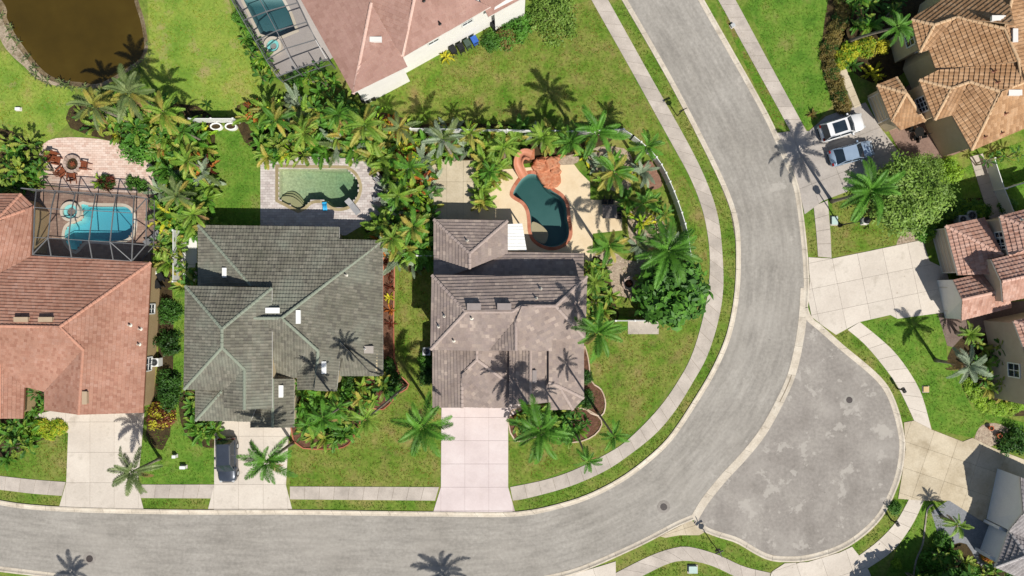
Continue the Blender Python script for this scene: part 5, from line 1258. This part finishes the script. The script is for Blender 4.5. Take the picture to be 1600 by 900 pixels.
for key, args in {'palm_up': (2.7, 1.0, 1.2, .6, 30), 'palm_mid': (3.1, .42, 1.0, .64, 32), 'palm_low': (3.0, .0, .8, .6, 32)}.items():
    FR[key] = [frond_mesh('frond', *args, rn, .068, .42) for _ in range(3)]
FR['areca'] = [frond_mesh('frond', L, r_, d, .42, 20, rn, .085, .45) for L, r_, d in ((1.9, 1.15, 1.3), (1.8, .8, 1.2), (1.7, .45, 1.0))]
FR['stiff'] = [frond_mesh('frond', L, r_, d, .2, 16, rn, .05, .3) for L, r_, d in ((1.0, .9, .7), (1.0, .5, .6), (1.0, .2, .5))]
FR['paddle'] = [paddle_mesh('leaf', L, r_, d, w_, s_, rn) for L, r_, d, w_, s_ in ((.85, 1.15, 1.3, .17, .75), (.95, .85, 1.3, .19, .65), (.85, .5, 1.0, .17, .55))]
FR['strap'] = [paddle_mesh('leaf', L, r_, d, w_, .1, rn) for L, r_, d, w_ in ((.75, .9, .7, .08), (.75, .5, .6, .09), (.7, .2, .5, .08))]
_mc = {}
def withmat(me, m):
    k = (me.name, m.name)
    if k not in _mc:
        c = me.copy(); c.materials.clear(); c.materials.append(m); _mc[k] = c
    return _mc[k]
def put(name, me, m, parent, loc, rot, s):
    o = bpy.data.objects.new(name, withmat(me, m)); COL.objects.link(o); o.parent = parent
    o.location = loc; o.rotation_euler = rot; o.scale = (s, s, s); return o
def palm(px, py, hc, rad, label, leaf=L_palm, old=None, n=16, group=None, lean=(0, 0), shaft=True, thick=.16, name='palm_tree'):
    """crown centre at photo point (px,py) at height hc"""
    c = P3(px, py, hc); rr = random.Random(px * 31 + py); base = Vector((c.x + lean[0], c.y + lean[1], 0))
    t = thing(name, base, label, 'palm tree', group); top = Vector((c.x - base.x, c.y - base.y, hc - .5))
    b = MB(); k = 7
    pts = [Vector((top.x * (i / k) ** 1.3, top.y * (i / k) ** 1.3, top.z * i / k)) for i in range(k + 1)]
    b.tube(pts, [thick * (1.5 if i == 0 else 1.1 - .35 * i / k) for i in range(k + 1)], 8); link('trunk', b.mesh('trunk', True), M_trunk, t, False)
    if shaft:
        b = MB(); b.tube([top - Vector((0, 0, .6)), top - Vector((0, 0, .2)), top + Vector((0, 0, .5))], [thick * .8, thick * .95, thick * .45], 8); link('crown_shaft', b.mesh('crown_shaft', True), M_shaft, t, False)
    s = rad / 3.0
    for i in range(n):
        f = i / n; az = i * 2.39996 + rr.uniform(-.25, .25)
        kind = 'palm_up' if f < .28 else 'palm_mid' if f < .68 else 'palm_low'
        m = leaf if not (old and (f > .72 or rr.random() < .2)) else old
        put('frond', FR[kind][rr.randrange(3)], m, t, top + Vector((0, 0, .35 - .3 * f)), (rr.uniform(-.4, .4), rr.uniform(-.2, .2), az + rr.uniform(-.25, .25)), s * rr.uniform(.78, 1.12))
    for i in range(rr.choice((0, 1, 2, 2))):
        put('frond', FR['palm_low'][rr.randrange(3)], L_dead, t, top + Vector((0, 0, -.1)), (0, .45 + rr.uniform(0, .4), rr.uniform(0, 6.28)), s * .85)
    return t
def clump(px, py, kind, s, label, group, leaf, n=10, name='plant', cat='plant', alt=None, h0=0.0, z=0.0):
    h_est = h0 + {'areca': 1.6, 'paddle': 1.4, 'stiff': .5, 'strap': .5}[kind] * s
    x, y = P(px, py, h_est); rr = random.Random(int(px * 17 + py * 7))
    t = thing(name, (x, y, z), label, cat, group, rr.uniform(0, 6))
    if h0 > 0:
        b = MB(); 
        for k in range(3): a = k * 2.1; b.tube([(.1 * math.cos(a), .1 * math.sin(a), 0), (.25 * math.cos(a), .25 * math.sin(a), h0)], [.08, .05], 6)
        link('stem', b.mesh('stem'), M_trunk, t, False)
    for i in range(n):
        f = i / n; me = FR[kind][min(2, int(f * 3))]
        put('frond' if kind in ('areca', 'stiff') else 'leaf', me, alt if (alt and rr.random() < .3) else leaf, t, (rr.uniform(-.2, .2) * s, rr.uniform(-.2, .2) * s, h0),
            (rr.uniform(-.25, .25), rr.uniform(-.3, .2), i * 2.39996 + rr.uniform(-.3, .3)), s * rr.uniform(.8, 1.15))
    return t
def crown_mesh(name, rx, ry, rz, nclump, nleaf, ls, seed, flat=0.0):
    rr = random.Random(seed); b = MB()
    ph = [rr.uniform(0, 6.28) for _ in range(6)]
    for c in range(nclump):
        u = rr.uniform(-.25, 1); a = rr.uniform(0, 6.283); q = math.sqrt(max(0, 1 - u * u)) if u > 0 else 1
        k = rr.uniform(.55, 1.0) * (1 + .14 * math.sin(3 * a + ph[0]) + .1 * math.sin(5 * a + ph[1]))
        ctr = Vector((rx * q * k * math.cos(a), ry * q * k * math.sin(a), rz * (u * k * (1 - flat) + flat * rr.uniform(.6, 1))))
        cr = .22 * min(rx, ry) + ls
        for l in range(nleaf):
            d = Vector((rr.gauss(0, 1), rr.gauss(0, 1), rr.gauss(0, .8))); d.normalize(); p = ctr + d * cr * rr.random() ** .5
            nr = (d * .7 + Vector((rr.uniform(-.6, .6), rr.uniform(-.6, .6), rr.uniform(.3, 1.2)))).normalized()
            e = nr.cross(Vector((rr.gauss(0, 1), rr.gauss(0, 1), rr.gauss(0, 1)))).normalized(); g_ = nr.cross(e); w_ = ls * rr.uniform(.6, 1.2)
            b.add([p - e * w_, p - g_ * w_ * .45, p + e * w_, p + g_ * w_ * .45], [(0, 1, 2, 3)])
    return b.mesh(name)
CR = {'round': [crown_mesh('crown', 1, 1, .95, 90, 24, .1, s) for s in (1, 2, 3)], 'tree': [crown_mesh('crown', 1, 1, .6, 150, 34, .055, s) for s in (4, 5)],
      'broad': [crown_mesh('crown', 1, 1, .8, 70, 18, .17, s) for s in (6, 7)]}
def shrub(px, py, r, label, leaf, group=None, kind='round', hh=1.0, alt=None, name='shrub', cat='shrub', sx=1.0, sy=1.0, rz=0.0, trunk=0.0):
    htop = trunk + r * hh * .6; x, y = P(px, py, htop); rr = random.Random(int(px * 13 + py * 3))
    t = thing(name, (x, y, 0), label, cat, group)
    c = CR[kind][rr.randrange(len(CR[kind]))]
    o = put('crown', c, leaf, t, (0, 0, trunk), (0, 0, rz or (rr.uniform(0, 6) if sx == sy else 0)), 1); o.scale = (r * sx, r * sy, r * hh)
    if alt: o = put('crown', c, alt, t, (0, 0, trunk), (0, 0, (rz or 0) + 2.0 if sx == sy else rz), 1); o.scale = (r * .98 * sx, r * .98 * sy, r * hh)
    b = MB(); top = max(.3, trunk + r * hh * .35)
    b.tube([(0, 0, 0), (.03, 0, top * .5), (0, .03, top)], [.06 + .05 * trunk, .05 + .03 * trunk, .03], 7)
    for k in range(5): a = k * 1.26; b.tube([(0, 0, top * .6), (.5 * r * math.cos(a), .5 * r * math.sin(a), top + .2 * r)], [.04 + .02 * trunk, .015], 5)
    link('trunk' if trunk else 'stem', b.mesh('stem'), M_bark, t, False)
    return t
def scatter(poly, sp, fn, seed=1):
    """fill a photo-space region with plants"""
    rr = random.Random(seed); xs = [p[0] for p in poly]; ys = [p[1] for p in poly]; pts = []
    tries = int((max(xs) - min(xs)) * (max(ys) - min(ys)) / sp / sp * 14)
    for _ in range(tries):
        p = (rr.uniform(min(xs), max(xs)), rr.uniform(min(ys), max(ys)))
        if inside(p, poly) and all(math.dist(p, q) > sp for q in pts): pts.append(p)
    for i, p in enumerate(pts): fn(p[0], p[1], i, rr)

# ---- single palms
palm(415, 722, 8, 2.9, 'full green palm beside the dark grey SUV driveway')
palm(660, 668, 8.5, 3.1, 'full green palm on the lawn just west of the pink driveway')
palm(845, 674, 10, 3.1, 'tall green palm just east of the pink driveway')
palm(935, 520, 10, 2.6, 'tall green palm overhanging the eave of the grey-brown house', n=13)
palm(1045, 392, 9, 3.3, 'largest green palm beside the curving white fence', n=20)
palm(935, 205, 9, 2.7, 'green palm over the white fence behind the dark pool')
palm(960, 268, 7.5, 2.3, 'green and yellow palm beside the cream pool deck', old=L_palmy)
palm(1012, 228, 6.5, 1.8, 'small palm where the white fence starts to curve', n=12)
palm(952, 384, 6.5, 2.0, 'drooping palm south of the dining table', old=L_palmy, n=13)
palm(1362, 298, 8, 3.1, 'big green palm in front of the broad olive tree', n=19)
palm(205, 738, 5.5, 2.5, 'olive grey palm overhanging the terracotta house driveway', leaf=L_olive, shaft=False)
palm(960, 682, 12, 1.4, 'slender tall palm with small crown over the front lawn bed', n=12, thick=.11)
palm(920, 722, 12, 1.4, 'slender tall palm with small crown above the curved sidewalk', n=12, thick=.11)
palm(572, 655, 12.5, 1.7, 'slender palm with yellow green crown over the mulch bed', leaf=L_areca, n=12, thick=.11, lean=(1.6, 1.2))
palm(505, 655, 10.5, 1.7, 'slender palm over the entry walk of the green-grey house', leaf=L_palm, n=12, thick=.11)
palm(200, 145, 8, 2.7, 'yellowing palm at the pond edge nearest the big lawn', leaf=L_olive, old=L_palmy, shaft=False)
palm(145, 165, 7, 2.5, 'yellowing palm at the pond edge above the round shrub', leaf=L_palmy, old=L_olive, shaft=False)
palm(255, 175, 7, 2.2, 'yellow green palm by the end of the white fence', leaf=L_areca, old=L_palmy, shaft=False)
palm(1405, 40, 6, 1.9, 'palm leaning over the tan house corner', lean=(-2.0, 0.6), n=14)
palm(1516, 572, 5.5, 2.2, 'pale silver palm in the garden of the rose house', leaf=L_pale, n=15, shaft=False)
palm(692, 218, 6, 2.3, 'pale leaning palm over the rear fence', leaf=L_olive, old=L_pale, n=10, shaft=False, lean=(.6, -.8))
palm(848, 215, 5, 1.9, 'yellow green palm above the pool slide', leaf=L_areca, n=15)
palm(787, 230, 6.5, 1.9, 'yellow green palm behind the cream deck corner', leaf=L_areca, n=15)
palm(570, 195, 6.0, 2.3, 'broad light green palm in the rear hedge of the green pool', leaf=L_areca, old=L_palmy, n=14)
palm(1518, 522, 2.4, 1.3, 'bushy palm in the walled bed of the rose house', leaf=L_areca, n=16, shaft=False)
palm(1500, 822, 3.0, 1.4, 'yellow green palm beside the striped shadows of the grey house', leaf=L_areca, n=16, shaft=False)
palm(765, 268, 2.4, 1.3, 'dark low palm at the edge of the patio slab', n=13, shaft=False)
palm(738, 1042, 8, 3.0, 'palm across the street whose shadow falls on the road middle', n=15)
palm(88, 1042, 8, 2.2, 'palm across the street whose shadow falls by the manhole', n=13)

for x, y, hc, r_, lf, od, lb in ((430, 188, 4.5, 1.9, L_palm, L_palmy, 'dark palm at the corner of the hedge near the white planters'), (474, 208, 4.2, 1.8, L_areca, L_palmy, 'yellow green palm above the square end of the green pool'),
        (528, 178, 4.8, 1.8, L_palm, L_areca, 'dark palm in the rear hedge above the pool middle'), (625, 200, 4.8, 1.9, L_olive, L_palmy, 'olive palm at the meeting of the two pool hedges'), (640, 262, 5.0, 1.9, L_palm, L_areca, 'dark palm high in the hedge beside the patio slab'),
        (622, 305, 4.8, 1.8, L_areca, L_palm, 'bright palm half way down the hedge beside the patio slab'), (645, 355, 4.8, 1.9, L_palm, L_palmy, 'dark palm low in the hedge beside the patio slab'), (612, 372, 4.5, 1.7, L_areca, None, 'bright palm touching the green-grey roof corner'),
        (285, 205, 4.8, 1.9, L_palm, L_areca, 'dark palm at the top of the hedge by the green lawn'), (292, 252, 4.8, 1.9, L_areca, L_palmy, 'yellow green palm in the hedge middle by the green lawn'), (275, 305, 4.8, 2.0, L_olive, L_palmy, 'olive palm low in the hedge by the cage'), (300, 335, 4.3, 1.7, L_areca, L_palmy, 'yellow palm above the roof corner of the green-grey house'),
        (735, 208, 4.5, 1.5, L_areca, L_palmy, 'yellow green palm above the patio slab corner'), (892, 222, 5, 1.8, L_palm, None, 'dark palm beside the rock waterfall'), (1006, 318, 5, 1.6, L_palm, L_palmy, 'palm between the dining table and curving fence'),
        (930, 440, 4.5, 1.6, L_areca, None, 'yellow green palm beside the east roof corner'), (525, 640, 5, 1.6, L_palm, None, 'dark palm in the middle of the front mulch bed'), (480, 665, 4.5, 1.5, L_palm, L_areca, 'dark palm beside the entry walk')):
    palm(x, y, hc, r_, lb, leaf=lf, old=od, n=13, shaft=False, thick=.12)

# ---- dense tropical thickets
def thicket(kinds, label, group, sc_=1.0):
    def f(x, y, i, rr):
        k, leaf, alt, nm = kinds[rr.randrange(len(kinds))]
        s = sc_ * rr.uniform(.75, 1.25) * {'paddle': 1.0, 'areca': .95}.get(k, 1.7); h0 = rr.choice((0, .5, 1.1, 1.6))
        clump(x, y, k, s, f'{nm} {label}', group, leaf, 12 if k == 'paddle' else 11, {'paddle': 'broad_leaved_plant', 'areca': 'feather_palm_clump'}.get(k, 'spiky_plant'), 'plant', alt, h0 if k == 'paddle' else h0 * .5)
    return f
BP = ('paddle', L_bird, L_birdy, 'broad leaved plant'); BY = ('paddle', L_birdy, L_bird, 'yellowish broad leaved plant')
AR = ('areca', L_areca, L_palmy, 'feathery yellow green palm clump'); AG = ('areca', L_palm, L_areca, 'feathery dark green palm clump')
BR = ('strap', L_orange, L_red, 'orange tipped spiky plant'); SP = ('stiff', L_pale, L_olive, 'pale silvery spiky plant'); LI = ('strap', L_limeb, L_yel, 'lime strap leaved plant')
scatter([(238, 195), (320, 190), (325, 300), (318, 355), (262, 362), (236, 325), (250, 260)], 15, thicket([AR, AG, AR, AG, BP, BY, SP, LI, BR], 'in the hedge between the cage and green lawn', 'plants between the cage and green lawn', 1.05), 3)
scatter([(112, 165), (235, 150), (260, 185), (235, 215), (120, 200)], 17, thicket([AR, AG, BY], 'under the pond edge palms', 'plants under the pond edge palms'), 4)
scatter([(372, 168), (480, 160), (560, 175), (650, 195), (655, 245), (575, 240), (410, 242)], 15, thicket([AR, AG, AR, AG, BP, BY, SP, LI, BR], 'in the hedge above the green pool', 'plants above the green pool', 1.05), 5)
scatter([(598, 235), (668, 240), (672, 330), (668, 405), (640, 415), (590, 385), (590, 350), (606, 320)], 14, thicket([AR, AG, AR, AG, BP, BY, SP, LI, BR], 'in the hedge between green pool and patio slab', 'plants beside the patio slab', 1.15), 6)
scatter([(648, 200), (780, 195), (905, 205), (900, 222), (800, 222), (770, 235), (660, 236)], 17, thicket([AR, AG, AR, LI, SP], 'along the rear fence behind the slide', 'plants along the rear fence'), 7)
scatter([(750, 250), (778, 252), (768, 300), (752, 318)], 17, thicket([AG, AR], 'between the patio slab and cream deck', 'plants between slab and deck'), 8)
scatter([(905, 225), (1000, 245), (1048, 345), (1045, 480), (1012, 490), (1008, 400), (985, 380), (982, 310), (930, 285)], 25, thicket([AG, AR, LI, BP, SP], 'under the palms inside the curving fence', 'plants inside the curving fence', .9), 9)
scatter([(916, 412), (950, 412), (955, 470), (962, 500), (922, 520)], 13, thicket([AR, BY, BP], 'beside the east wall of the grey-brown house', 'plants beside the east wall', .9), 10)
scatter([(805, 645), (900, 640), (925, 660), (890, 688), (850, 676), (808, 685)], 13, thicket([AG, BP, BP], 'in the front bed by the pink driveway', 'plants in the front bed of the grey-brown house', .75), 11)
scatter([(465, 600), (530, 612), (600, 592), (612, 612), (575, 635), (555, 670), (520, 695), (462, 685)], 14, thicket([AG, BP, AR, AG], 'in the mulch bed before the green-grey house', 'plants in the mulch bed of the green-grey house', .8), 12)
scatter([(284, 628), (304, 620), (330, 665), (330, 690), (295, 680)], 13, thicket([AG, BP], 'at the garage corner of the green-grey house', 'plants at the garage corner', .8), 13)
scatter([(0, 210), (40, 225), (58, 250), (50, 290), (-10, 300)], 15, thicket([BP, AG, BY], 'beside the pink patio at the picture edge', 'plants beside the pink patio', .9), 14)
scatter([(-5, 660), (40, 660), (35, 700), (0, 725)], 14, thicket([AG, BP], 'in the front corner of the terracotta house', 'plants in the terracotta house front corner', .8), 15)
scatter([(42, 610), (66, 614), (66, 645), (42, 648)], 11, thicket([BP, AG], 'in the notch of the terracotta roof', 'plants in the roof notch', .6), 16)
scatter([(285, 420), (307, 415), (306, 445), (290, 450)], 12, thicket([BP], 'growing against the white side path', 'plants against the white side path', 1.0), 17)
scatter([(1462, 880), (1490, 858), (1540, 890), (1600, 895), (1600, 915), (1440, 915)], 17, thicket([AG, BP, BY], 'in the dark garden below the cul-de-sac sidewalk', 'plants in the dark garden', .8), 18)
scatter([(1525, 530), (1600, 545), (1600, 640), (1540, 600)], 16, thicket([BP, AR, BY], 'inside the lime hedge of the rose house', 'plants inside the lime hedge', .65), 19)
scatter([(1330, -10), (1420, -10), (1400, 25), (1345, 40)], 16, thicket([AG, BP], 'in the shade beside the brown hedge', 'plants in the shade beside the brown hedge', .8), 20)
scatter([(1540, 250), (1600, 225), (1600, 245), (1545, 262)], 14, thicket([BP, BY], 'below the eave of the tan house', 'plants below the eave of the tan house', .7), 21)
scatter([(240, 375), (265, 380), (262, 415), (240, 412)], 13, thicket([BP, AR], 'outside the cage corner by the terracotta house', 'plants outside the cage corner', .8), 22)
scatter([(405, 75), (425, 115), (405, 120), (372, 40), (380, 30)], 12, thicket([AG, BP], 'against the cage of the pink roofed house', 'plants against the upper cage', .6), 23)
scatter([(450, 118), (505, 100), (530, 140), (545, 160), (515, 150), (480, 135)], 15, thicket([AG, BP], 'beside the wall of the pink roofed house', 'plants beside the pink house wall', .7), 24)
scatter([(262, 350), (288, 430), (278, 455), (262, 400)], 14, thicket([AR, BY], 'along the white side path fence', 'plants along the white side path fence', .7), 25)
# small spiky plants in the beds
for i, (x, y, lf, lb) in enumerate(((607, 395, L_orange, 'near the rear corner'), (608, 412, L_red, 'second from the rear corner'), (607, 430, L_red, 'in the middle'), (608, 448, L_red, 'beside the yellow one'), (608, 465, L_yel, 'most yellow'), (608, 485, L_orange, 'below the yellow one'), (608, 505, L_red, 'near the palm shadow'))):
    clump(x, y, 'strap', .8, f'spiky coloured plant in the narrow mulch strip, {lb}', 'spiky plants in the mulch strip', lf, 12)
for x, y, lb in ((585, 606, 'red spiky plant beside the slender yellow green palm'), (578, 620, 'red spiky plant near the white stones in the mulch bed'), (605, 195, 'orange spiky plant in the rear hedge'), (520, 190, 'red spiky plant in the rear hedge'), (655, 300, 'pink spiky plant in the hedge by the patio slab')):
    clump(x, y, 'strap', 1.2, lb, None, L_red if 'red' in lb else L_orange, 14)
clump(1367, 112, 'strap', 1.6, 'yellow green spiky rosette in the dark lawn by the tan house', None, L_yel, 22)
clump(1335, 100, 'stiff', 1.0, 'dark spiky rosette by the brown hedge path', None, L_dark, 14)
clump(152, 283, 'strap', 1.1, 'lime spiky plant in the cage shadow on the patio', None, L_limeb, 14)
clump(1270, 178, 'stiff', .7, 'small tan grass tuft beside the white SUV', None, L_brown, 16)
clump(320, 163, 'strap', .8, 'small dark plant on the lime lawn by the fence', None, L_dark, 12)
clump(697, 85, 'strap', 1.1, 'bright yellow plant at the end of the trash bins', None, L_yel, 16)

ORD = 'first second third fourth fifth sixth seventh eighth ninth tenth eleventh twelfth thirteenth fourteenth fifteenth sixteenth'.split()
# ---- shrubs and trees
def row(spec, group):
    for q in spec: shrub(*q[:3], q[3], q[4], group, **(q[5] if len(q) > 5 else {}))
row([(262, 487, 1.25, 'trimmed dark shrub highest beside the terracotta wall', L_dark), (259, 535, 1.3, 'trimmed dark shrub above the air conditioner', L_dark), (259, 597, 1.3, 'trimmed dark shrub below the air conditioner', L_dark), (260, 622, 1.3, 'trimmed dark shrub above the yellow croton', L_dark),
     (247, 652, 1.35, 'burgundy and yellow croton beside terracotta house driveway', L_red, dict(alt=L_yel))], 'shrubs beside the terracotta wall')
shrub(213, 226, 1.9, 'round glossy green shrub at the edge of the pink patio', L_shrub, hh=1.1)
shrub(180, 215, .45, 'small bright yellow shrub above the pink patio', L_yel)
row([(50, 260, .55, 'bright yellow ball shrub beside the patio corner', L_yel), (50, 272, .6, 'bright yellow ball shrub, middle of three', L_yel), (52, 283, .55, 'darker yellow ball shrub nearest the cage', L_limeb), (30, 268, .9, 'pale variegated shrub beside yellow balls', L_yel, dict(alt=L_shrub)), (20, 285, .9, 'dark shrub against the terracotta roof corner', L_dark)], 'shrubs beside the patio corner')
row([(205, 285, .75, 'round shrub at the cage shadow end, west half', L_shrub), (219, 290, .7, 'round shrub at the cage shadow end, east half', L_shrub), (165, 285, .8, 'dark round shrub behind the lime spiky plant', L_red, dict(alt=L_dark))], 'round shrubs outside the cage')
row([(62, 668, .95, 'yellow green low shrub row before terracotta house, house end', L_yel, dict(alt=L_limeb, hh=.6)), (78, 672, .95, 'yellow green low shrub in the middle of the row', L_yel, dict(alt=L_limeb, hh=.6)), (92, 668, .8, 'yellow green low shrub at the driveway end', L_yel, dict(alt=L_limeb, hh=.6)), (45, 678, .9, 'lime shrub behind the corner lawn', L_limeb)], 'low yellow shrubs before the terracotta house')
row([(865, 22, 2.6, 'large rounded olive bush at the corner of the white wall', L_oak, dict(kind='tree', hh=.9)), (812, 40, 1.3, 'green bush under the white wall end', L_shrub), (790, 58, 1.2, 'green bush with brown leaves by the blue bin', L_shrub, dict(alt=L_brown)), (768, 62, 1.1, 'green bush nearest the blue bin', L_shrub)], 'bushes along the white wall')
shrub(1055, 458, 3.1, 'dark dense tree beside the curved sidewalk', L_dark, kind='broad', name='tree', cat='tree', trunk=1.6, hh=.9, alt=L_shrub)
shrub(1434, 302, 3.8, 'broad olive tree next to the parked sedan', L_oak, kind='tree', name='tree', cat='tree', trunk=2.6, hh=.75, alt=L_oak)
shrub(1452, 262, 1.8, 'upper lobe tree touching the tan house patio', L_oak, kind='tree', name='tree', cat='tree', trunk=2.0, hh=.8)
shrub(1485, 266, 1.35, 'lime round bush beside the narrow side path', L_limeb, hh=.9)
row([(1332, 78, 1.0, 'bright yellow bush nearest the brown hedge', L_yel, dict(alt=L_limeb)), (1355, 72, 1.1, 'bright yellow bush beside the leaning palm', L_yel, dict(alt=L_limeb)), (1316, 92, .9, 'yellow green bush at the hedge bend', L_limeb, dict(alt=L_yel)), (1382, 70, .8, 'yellow bush at the tan house wall', L_yel)], 'yellow bushes by the tan house')
# the brown hedge is one clipped row of bushes
for i, (x, y) in enumerate(smoothpoly([(1318, -10), (1318, 20), (1308, 45), (1298, 75), (1299, 100), (1306, 125), (1314, 150), (1320, 166)], 2, False)):
    shrub(x, y, .85, f'brownish clipped hedge bush, {ORD[i]} counting from the picture top towards the white SUV', L_brown, 'brown hedge bushes', hh=.9, alt=L_dark if i % 3 == 0 else None, name='hedge_bush', cat='hedge')
for i, (x, y) in enumerate(smoothpoly([(1448, 362), (1462, 345), (1480, 332), (1500, 326), (1520, 326), (1536, 330)], 2, False)):
    shrub(x, y, .95, f'green crescent hedge bush behind the rose garage, {ORD[i]} counting from the garage corner', L_shrub, 'crescent hedge bushes', alt=L_limeb if i % 2 else None, name='hedge_bush', cat='hedge')
for i, (x, y) in enumerate(smoothpoly([(1518, 602), (1526, 618), (1540, 632), (1560, 638), (1580, 638), (1596, 630)], 2, False)):
    shrub(x, y, .75, f'lime clipped bush of the rose house hedge, {ORD[i]} counting from the silver palm', L_limeb, 'lime hedge bushes', hh=.7, name='hedge_bush', cat='hedge')
row([(1578, 322, .95, 'round green shrub on the shaded lawn by the white fence', L_shrub), (1452, 372, .45, 'small lime conifer at the garage corner', L_limeb, dict(hh=2.0)), (1425, 353, .6, 'small green shrub on the gravel corner', L_shrub), (1562, 545, 1.0, 'shaded clipped green bush inside the rose court', L_limeb, dict(hh=.6)), (1548, 870, .7, 'orange tipped upright bush by the curved wall', L_orange, dict(hh=1.6, alt=L_yel)),
     (1462, 880, 1.3, 'large leafy green bush in the dark garden', L_shrub), (1402, 882, .55, 'small pale green bush on the dark lawn', L_limeb), (1475, 845, .9, 'green bush below the bushy palm', L_shrub), (1400, 795, .75, 'green bush by the lower mailbox', L_shrub), (1520, 895, 1.0, 'dark green bush below the curved wall', L_shrub), (1590, 690, 1.5, 'dark green bush above the pale grey house driveway', L_dark)], 'bushes around the cul-de-sac gardens')
row([(608, 600, 1.3, 'dark rounded bush at the end of the mulch strip', L_dark), (600, 575, 1.0, 'dark bush against the green-grey roof corner', L_dark), (545, 600, 1.0, 'green bush under the front eave', L_dark), (483, 612, .8, 'lime bush by the entry walk', L_limeb), (668, 590, 1.0, 'dark bush beside the grey-brown house wall, upper', L_dark), (666, 565, .9, 'green bush beside the grey-brown house wall, lower', L_shrub), (812, 655, .5, 'yellow flower bush by the pink driveway', L_yel), (880, 652, 1.1, 'dark bush under the grey-brown house eave', L_dark), (915, 625, 1.0, 'dark bush at the chamfered roof corner', L_dark), (915, 590, .8, 'dark narrow bush beside the east eave', L_dark)], 'bushes around the middle houses')
row([(478, 116, .9, 'light green bush beside the upper cage corner', L_limeb), (460, 122, .8, 'green bush at the upper cage corner', L_shrub), (395, 70, .7, 'dark green bush along the upper cage', L_shrub), (385, 48, .7, 'green bush along the upper cage middle', L_shrub), (372, 25, .7, 'green bush along the upper cage top', L_shrub), (408, 95, .9, 'pale bush along the upper cage bottom', L_limeb)], 'bushes along the upper cage')

shrub(1500, 962, 3.4, 'broad tree at the bottom edge shading the dark garden', L_dark, kind='broad', name='tree', cat='tree', trunk=2.6, hh=.8, alt=L_shrub)
shrub(1440, 975, 2.8, 'smaller tree at the bottom edge shading the cul-de-sac sidewalk', L_dark, kind='broad', name='tree', cat='tree', trunk=3.0, hh=.8, alt=L_shrub)
for i in range(26):       # weeds along the pond shore
    rr = random.Random(i + 50); q = POND[8 + int(i * (len(POND) - 20) / 26)]
    if q[1] < -5: continue
    clump(q[0] + rr.uniform(-6, 6), q[1] + rr.uniform(-3, 6), 'strap', rr.uniform(.4, .8), 'low weedy tuft at the pond waterline', 'weeds at the pond waterline', L_olive, 8, 'shore_weed')
